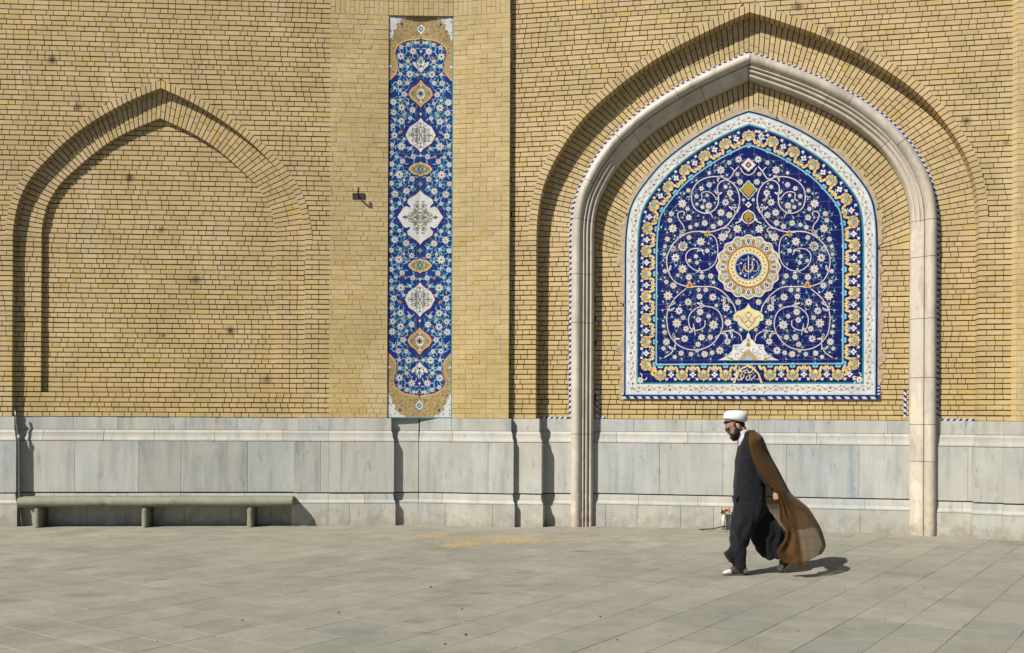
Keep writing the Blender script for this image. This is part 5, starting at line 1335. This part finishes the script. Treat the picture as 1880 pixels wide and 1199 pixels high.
def person():
    root = thing('person', 'bearded man in white turban, dark robe and billowing brown cloak striding left', 'person', (P3(1372, 1050).x, PY0, 0))
    # --- body: one continuous surface
    b = MB()
    tilt = Matrix.Rotation(math.radians(-29), 3, 'Y')      # top of the head leans forward (to -x)
    hc = P3(1349.5, 781.5)
    HS = .97
    def H(x, y, z): return hc+tilt @ (Vector((-x, y, z))*HS)
    rows = []
    prof = [(-.118,.050,.005,.022),(-.108,.078,-.012,.040),(-.092,.088,-.032,.050),(-.075,.092,-.048,.057),(-.056,.088,-.062,.062),(-.040,.090,-.072,.066),(-.02,.086,-.084,.069),(0,.079,-.092,.072),(.02,.090,-.098,.075),(.05,.089,-.099,.077),(.085,.075,-.09,.072),(.11,.045,-.065,.05),(.122,.01,-.03,.02)]
    for z, f, k, hw in prof:
        cx = (f+k)/2; rx = (f-k)/2; row = []
        for q in range(24):
            t = 2*pi*q/24; c_ = cos(t); row.append(tuple(H(cx+rx*(abs(c_)**.9)*(1 if c_ > 0 else -1), hw*sin(t), z)))
        rows.append(row)
    b.grid(rows, 0, True); b.ngon(rows[0]); b.ngon(rows[-1])
    R = tilt
    for (x, y, z, r) in ((.098,0,-.034,(.017,.013,.012)),(.094,0,-.020,(.013,.010,.018)),(.090,.012,-.040,(.012,.010,.008)),(.090,-.012,-.040,(.012,.010,.008)),(.092,0,-.066,(.010,.022,.006)),(.089,0,-.078,(.010,.02,.007)),(.086,.03,.022,(.012,.026,.007)),(.086,-.03,.022,(.012,.026,.007)),(.078,.033,.002,(.010,.013,.010)),(.078,-.033,.002,(.010,.013,.010))):
        ellipsoid(b, H(x, y, z), r, R, 12, 8)
    for y in (-1, 1):
        ellipsoid(b, H(-.012, y*.078, -.012), (.019, .009, .031), R, 12, 8); ellipsoid(b, H(-.018, y*.084, -.004), (.012, .006, .022), R, 12, 8)
    b.tube([H(-.035, 0, -.05), P3(1362, 792), P3(1368, 801), P3(1376, 812)], [.056, .056, .060, .09], 16)
    secs = [(1362,1392,800,800,0,.10),(1360,1398,812,812,0,.17),(1358,1400,835,835,0,.165),(1356,1398,865,865,0,.145),(1357,1398,890,890,0,.135),(1356,1402,918,918,0,.155),(1362,1398,940,940,0,.12)]
    loft(b, secs, 20)
    # legs
    b.tube([P3(1376, 925, -.07), P3(1364, 965, -.06), P3(1357, 1000, -.05), P3(1358, 1030, -.05), P3(1360, 1046, -.05)], [.09, .075, .06, .045, .034], 14)
    b.tube([P3(1383, 925, .08), P3(1400, 965, .09), P3(1422, 992, .10), P3(1440, 1020, .11), P3(1448, 1028, .11)], [.09, .075, .055, .045, .034], 14)
    b.tube([P3(1361, 1044, -.05), P3(1352, 1051.5, -.05), P3(1337, 1054, -.05)], [.032, .022, .014], 10); b.tube([P3(1450, 1029, .11), P3(1444, 1040, .115), P3(1438, 1046.5, .12)], [.030, .022, .014], 10)
    # arms
    sh, el, wr = P3(1383, 811, -.15), P3(1398, 860, -.19), P3(1424, 904, -.20)
    b.tube([sh, (sh+el)/2, el, (el+wr)/2, wr], [.052, .048, .042, .036, .027], 12)
    sh2, el2, wr2 = P3(1374, 809, .17), P3(1388, 858, .2), P3(1384, 902, .21)
    b.tube([sh2, (sh2+el2)/2, el2, (el2+wr2)/2, wr2], [.052, .048, .042, .036, .027], 12)
    # near hand closed on a fold of the cloak: palm, four bent fingers, thumb
    b.tube([wr, P3(1429, 907.5, -.21), P3(1433.5, 909.5, -.22)], [.027, .032, .027], 12)
    for i, (ky, ty, ln, rr) in enumerate(((903.5, 906.5, 1.0, .0095), (906.8, 910.3, 1.08, .0098), (910.2, 914.0, 1.0, .0095), (913.6, 917.0, .82, .0085))):
        k0 = P3(1435.5-i*.5, ky, -.232); k1 = P3(1435.0-i*.6, ky+.4, -.262); k2 = P3(1428.5-1.2*ln, (ky+ty)/2+.6, -.272); k3 = P3(1422.5-3.0*ln, ty, -.252)
        b.tube([P3(1431, 908.5+i, -.215), k0, k1, k2, k3], [rr*1.1, rr*1.12, rr*1.08, rr, rr*.78], 8)
    b.tube([P3(1427, 905, -.225), P3(1423.5, 907.5, -.247), P3(1419.5, 912.0, -.252)], [.012, .011, .009], 8)
    # far hand, relaxed
    b.tube([wr2, P3(1383, 909, .21), P3(1381.5, 914, .21)], [.026, .030, .026], 10)
    for i in range(4):
        y = .19+.013*i; b.tube([P3(1382, 912, y), P3(1380.5, 920, y), P3(1377.5, 926-abs(i-1.5), y-.005)], [.009, .0085, .007], 7)
    b.tube([P3(1381, 908, .19), P3(1377, 914, .185), P3(1374.5, 918, .185)], [.011, .010, .008], 7)
    body = fuse('body', b, .0055, M_SKIN, root, it=1)
    # --- hair, beard, turban, glasses
    h = MB()
    ellipsoid(h, H(-.03, 0, .03), (.076, .080, .072), R); ellipsoid(h, H(-.066, 0, -.018), (.036, .062, .036), R)
    for y in (-1, 1): ellipsoid(h, H(.012, y*.071, .010), (.014, .008, .030), R, 12, 8); ellipsoid(h, H(.002, y*.066, .052), (.030, .012, .014), R, 12, 8)
    ellipsoid(h, H(.052, 0, .078), (.040, .060, .016), R); ellipsoid(h, H(.03, 0, .07), (.05, .074, .018), R)
    fuse('hair', h, .006, M_HAIR, body, lambda co: .0025*noise.noise(co*90))
    h = MB()
    for (x, y, z, r) in ((.056,0,-.114,(.046,.046,.030)),(.094,0,-.092,(.016,.024,.016)),(.084,.02,-.098,(.02,.024,.02)),(.084,-.02,-.098,(.02,.024,.02)),(.072,0,-.098,(.026,.034,.022)),(.044,.045,-.085,(.034,.020,.030)),(.044,-.045,-.085,(.034,.020,.030)),(.024,.064,-.058,(.026,.016,.038)),(.024,-.064,-.058,(.026,.016,.038)),(.05,.056,-.07,(.03,.016,.022)),(.05,-.056,-.07,(.03,.016,.022)),(.012,.068,-.03,(.014,.010,.024)),(.012,-.068,-.03,(.014,.010,.024)),(.091,.013,-.058,(.010,.018,.006)),(.091,-.013,-.058,(.010,.018,.006)),(.076,.036,-.072,(.016,.010,.020)),(.076,-.036,-.072,(.016,.010,.020)),(.060,.040,-.090,(.03,.022,.024)),(.060,-.040,-.090,(.03,.022,.024))):
        ellipsoid(h, H(x, y, z), r, R, 14, 10)
    fuse('beard', h, .005, M_HAIR, body, lambda co: .003*noise.noise(co*110))
    h = MB(); tc0 = P3(1349.4, 772.4); tc1 = P3(1350.6, 753.4); ax = (tc1-tc0); rows = []
    for z, s in ((-.02,.60),(0,.86),(.06,.955),(.16,1.0),(.32,1.02),(.5,1.0),(.64,.96),(.77,.885),(.88,.765),(.955,.58),(.995,.35),(1.01,.1)):
        row = []
        for q in range(48):
            t = 2*pi*q/48; wz = .02*sin(t*2+z*9)
            gro = 1+.016*sin((z*5.5+t/ (2*pi)*2)*2*pi)
            row.append(tuple(tc0+ax*(z+wz*(1-z))+Vector((cos(t)*.1215*s*gro+.002, sin(t)*.108*s*gro, (.012*-cos(t)*(1-z))))))
        rows.append(row)
    h.grid(rows, 0, True); h.ngon(rows[0]); h.ngon(rows[-1]); tb = h.build('turban', M_TURB, body, smooth=True)
    for y in (-1, 1):
        g = MB(); ellipsoid(g, H(.081, y*.034, .001), (.012, .013, .009), R, 12, 8); g.build('eye', M_LENS, body, smooth=True); g = MB(); g.tube([H(.094, y*.018, .026), H(.089, y*.036, .031), H(.076, y*.052, .025)], [.003, .004, .002], 6); g.build('eyebrow', M_HAIR, body, smooth=True)
    g = MB()
    for y in (-1, 1):
        c = H(.101, y*.036, .001); fx = (tilt @ Vector((-1, 0, 0))); up = (tilt @ Vector((0, 0, 1))); side = Vector((0, y, 0)); fwd = (fx+side*.35).normalized(); rt = fwd.cross(up).normalized()
        g.prism([tuple(c+fwd*.002+rt*.024*cos(t)+up*.017*sin(t)) for t in [2*pi*k/14 for k in range(14)]], [tuple(c-fwd*.002+rt*.024*cos(t)+up*.017*sin(t)) for t in [2*pi*k/14 for k in range(14)]], 0, True)
        g.tube([c+up*.017*cos(t)*0+rt*0+fwd*0+up*.012+side*.018, H(.04, y*.080, .008), H(-.02, y*.083, .006)], .0016, 6, 0)
        g.tube([tuple(c+rt*.024*cos(t)+up*.017*sin(t)) for t in [2*pi*k/16 for k in range(17)]], .0014, 6, 0, False)
    g.build('glasses', [M_LENS, M_BRASS], body)
    # --- shirt collar
    s = MB(); s.tube([P3(1362.5, 790, 0), P3(1364, 796.5, 0), P3(1368, 806, 0)], [.064, .068, .086], 18)
    loft(s, [(1355.5,1378,797,792,0,.055),(1354.6,1384,806,800,0,.08),(1355.5,1386,816,810,0,.09),(1357.5,1384,826,822,0,.08)], 18)
    fuse('shirt', s, .006, M_SHIRT, root)
    # --- long dark robe
    c = MB()
    loft(c, [(1361,1386,792,789,0,.07),(1360.5,1389,801,797,.0,.125),(1357.5,1396,811,805,0,.18),(1354,1400,824,820,0,.19),(1350.6,1402,842,840,0,.182),(1348.8,1402,862,862,0,.175),(1347.6,1405,884,884,0,.17),(1346.8,1405,902,902,0,.168),(1347.2,1405,914,914,0,.175),(1348.6,1406,926,926,0,.182),(1346.5,1404,942,942,-.01,.175),(1344,1392,958,958,-.03,.15)], 28)
    loft(c, [(1348,1400,922,922,-.04,.14),(1345,1396,944,944,-.045,.14),(1342.4,1389,962,962,-.05,.135),(1340.4,1381,980,980,-.05,.125),(1339.3,1374.5,996,996,-.05,.115),(1339.4,1369.6,1010,1010,-.05,.105),(1341.6,1368.6,1022,1022,-.05,.095),(1344.2,1369.6,1033,1033,-.05,.085),(1347.8,1370.6,1044,1042,-.05,.075)], 24)
    loft(c, [(1366,1406,925,925,.06,.16),(1368,1412,945,940,.08,.165),(1371,1428,965,958,.09,.16),(1375.5,1441,984,974,.10,.15),(1384,1446,1002,992,.10,.135),(1393,1446,1016,1006,.10,.12),(1400.5,1438,1025.5,1024,.10,.11)], 24)
    # turned-back front hem and knot of cloth at the waist
    loft(c, [(1341,1356,1000,1000,-.05,.075),(1334.5,1354,1010.5,1012,-.055,.07),(1328.8,1350,1015.8,1026,-.06,.06),(1338.5,1348,1031,1034,-.06,.045)], 16)
    ellipsoid(c, P3(1350, 913, -.05), (.028, .08, .030)); ellipsoid(c, P3(1349.5, 919, -.05), (.018, .07, .03))
    c.tube([P3(1385, 814, -.15), P3(1391, 838, -.18), P3(1399, 862, -.19), P3(1411, 884, -.195), P3(1421, 899, -.20)], [.058, .052, .048, .046, .042], 14)
    c.tube([P3(1378, 811, .175), P3(1386, 838, .20), P3(1391, 862, .205), P3(1388, 884, .21), P3(1385, 899, .21)], [.058, .052, .048, .046, .042], 14)
    def foldc(co):
        z = co.z; a = .0075*noise.noise(Vector((co.x*11+z*1.5, co.y*9, z*2.6)))+.0045*noise.noise(Vector((co.x*22-z*8, co.y*12, z*8)))
        if .75 < z < 1.2: a += .006*noise.noise(Vector((co.x*9, co.y*5, z*26+co.x*14)))
        if z < .45: a *= 1.5
        if z < .8: a += .007*sin(co.x*58+noise.noise(co*6)*5+z*6)*min(1, (.8-z)*3)
        return a
    fuse('robe', c, .008, M_COAT, root, foldc, it=4)
    # --- the cloak: near and far sheets meeting along the billowing back edge
    F = [(1377.5,789),(1375,800),(1375,815),(1378,832),(1384,848),(1393,863),(1403,879),(1416,895),(1427,906),(1430,920),(1430.5,935),(1431.5,955),(1442,972),(1441,988),(1431,1004),(1426,1013),(1432,1026),(1439,1032)]
    B = [(1377.5,789),(1386,792.5),(1395.5,797),(1402,806),(1411,828),(1420,846),(1428.5,861),(1440.5,884),(1451.5,904),(1466,917),(1483,931),(1497,952),(1506.6,969),(1512.5,985),(1516,1003),(1509,1017)]
    Bo = [(1439,1032),(1455,1036.5),(1472.5,1044),(1476,1041),(1483,1031),(1496,1023.5),(1509,1017)]
    def coons(F, B, Bo, n, k):
        f = resample(catmull(F, 8), n=n+1); g = resample(catmull(B, 8), n=n+1); bo = resample(catmull(Bo, 8), n=k+1); out = []
        for i in range(n+1):
            t = i/n; row = []
            for j in range(k+1):
                s = j/k; q = []
                for c_ in (0, 1):
                    lr = f[i][c_]*(1-s)+g[i][c_]*s; lin = f[n][c_]*(1-s)+g[n][c_]*s
                    q.append(lr+(bo[j][c_]-lin)*t**3)
                row.append((q[0], q[1]))
            out.append(row)
        return out
    def sheet(name, rows_px, depth, mat, th=.002):
        m = MB(); n = len(rows_px)-1; k = len(rows_px[0])-1
        m.grid([[tuple(P3(x, y, depth(i/n, j/k, x, y))) for j, (x, y) in enumerate(r)] for i, r in enumerate(rows_px)])
        return m.build(name, mat, root, smooth=True)
    n, k = 110, 80
    near = coons(F, B, Bo, n, k)
    for i, r in enumerate(near):      # gather the folds towards the hand, then fan them out below it
        t = i/n
    def dn(t, s, x, y):
        bul = -.270-.045*sin(pi*min(1, t*1.7))*(1-s)
        d = bul*(1-s**3.2)**.62*min(1, .30+t*7.5)
        A = .0025+.016*min(1, max(0, (t-.38)*2.4))
        ph = s*(6+3*t)*1.6+1.6*sin(t*4+1)+2*noise.noise(Vector((s*3, t*2.5, 1)))
        w = (1-s)**.6*min(1, s*8+.25)
        d += A*sin(ph*pi*.62)*w+.006*noise.noise(Vector((s*14, t*9, 5)))
        if t > .5: d += .05*(t-.5)*sin(s*5+1)
        return d
    # the sheer tail: right-hand lower part is one thin layer, the gathered part is dense
    def split(rows, dfn, name):
        dense, thin = MB(), MB(); nn = len(rows)-1; kk = len(rows[0])-1
        V = [[tuple(P3(x, y, dfn(i/nn, j/kk, x, y))) for j, (x, y) in enumerate(r)] for i, r in enumerate(rows)]
        m = MB(); m.grid(V)
        G = catmull([(1440,890),(1452,915),(1460,945),(1466,985),(1472,1015),(1476,1046)], 8)
        E_ = resample(catmull(B, 8), n=120)
        o = m.build(name, M_CLOAK, root, smooth=False, fix=False)
        def val(x, y):
            gx = interp(G, y, 1, 0); edge_ = min(hypot(x-e[0], y-e[1]) for e in E_)
            sm = lambda v: max(0, min(1, v))
            a = sm((y-918)/22)*sm((x-gx)/7+.3)*sm((edge_-4-max(0, (1000-y))*.09)/5)
            return a
        at = o.data.attributes.new('sheer', 'FLOAT', 'POINT'); at.data.foreach_set('value', [val(x, y) for r in rows for x, y in r])
        o.data.polygons.foreach_set('use_smooth', [True]*len(o.data.polygons)); return o
    ck = split(near, dn, 'cloak')
    F2 = [(1377.5,789),(1380,800),(1386,830),(1391,865),(1395,900),(1400,930),(1410,943),(1424,960),(1437,980),(1448,990)]
    B2 = B[:13]; Bo2 = [(1448,990),(1462,974),(1476,972),(1490,969),(1506.6,969)]
    far = coons(F2, B2, Bo2, 70, 50)
    m = MB(); V = [[tuple(P3(x, y, (.262+.03*sin(3*i/70))*(1-(j/50)**3.2)**.62*min(1, .30+i/70*7.5)+.018*sin(j*.55+i*.03)*(1-j/50)+.003)) for j, (x, y) in enumerate(r)] for i, r in enumerate(far)]
    m.grid(V)
    fo = m.build('cloak_far_side', M_CLOAK, root, fix=False)
    at = fo.data.attributes.new('sheer', 'FLOAT', 'POINT'); at.data.foreach_set('value', [max(0, min(1, (y-925)/20)) for r in far for x, y in r]); fo.data.polygons.foreach_set('use_smooth', [True]*len(fo.data.polygons))
    # dark lining turned in along the back edge and the hanging tail under the hand
    m = MB(); m.tube([P3(1431, 912, -.235), P3(1434, 922, -.24), P3(1440, 937, -.235), P3(1444, 941, -.23)], [.012, .017, .012, .004], 8); fuse('cloak_tuck', m, .006, cloth_mat('brown_cloak_fold', (.045,.022,.006)), root)
    # --- shoes
    def shoe(tx, ty, hx, hy, dy, w=.043):
        toe, heel = P3(tx, ty, dy), P3(hx, hy, dy); d = heel-toe; L = d.length; f = d.normalized(); up = Vector((0, 0, 1)) if abs(f.z) < .3 else Vector((-f.z, 0, f.x)).normalized()*1; up = (up-f*up.dot(f)).normalized(); sd = f.cross(up)
        if up.z < 0: up = -up
        def loftsh(mb, secs):
            rows = []
            for a, ww, z0, z1, pw in secs:
                row = []
                for q in range(18):
                    t = 2*pi*q/18; cy, cz = cos(t), sin(t); z = (z0+z1)/2+(z1-z0)/2*(abs(cz)**pw)*(1 if cz > 0 else -1); row.append(tuple(toe+f*(L*a)+sd*(ww*(abs(cy)**.7)*(1 if cy > 0 else -1))+up*z))
                rows.append(row)
            mb.grid(rows, 0, True); mb.ngon(rows[0]); mb.ngon(rows[-1])
        m = MB(); loftsh(m, [(0,.012,.002,.012,.8),(.03,.030,0,.016,.6),(.15,w,0,.016,.5),(.35,w*1.02,0,.016,.5),(.6,w*.8,0,.018,.5),(.8,w*.78,0,.022,.5),(.95,w*.7,0,.022,.5),(1,.02,.002,.018,.8)]); a = fuse('shoe', m, .004, M_RUB, root)
        m = MB(); loftsh(m, [(.015,.016,.012,.024,.8),(.05,.032,.012,.040,.8),(.15,w*.93,.012,.052,.8),(.28,w*.95,.012,.062,.8),(.36,w*.9,.012,.07,.8)]); fuse('toe_cap', m, .004, M_SOLE, a); m = MB(); loftsh(m, [(.80,w*.66,.016,.075,.8),(.92,w*.64,.016,.08,.8),(.985,w*.5,.016,.072,.8)]); fuse('heel_cap', m, .004, M_SOLE, a)
        m = MB(); loftsh(m, [(.30,w*.93,.012,.068,.8),(.38,w*.93,.012,.082,.8),(.5,w*.88,.012,.092,.8),(.65,w*.8,.012,.085,.8),(.82,w*.70,.014,.070,.8)]); fuse('shoe_upper', m, .004, M_SHOE, a)
    shoe(1326.5, 1056.2, 1372.5, 1055.8, -.05)
    shoe(1431, 1050.8, 1458, 1024, .12)
    return root
person()
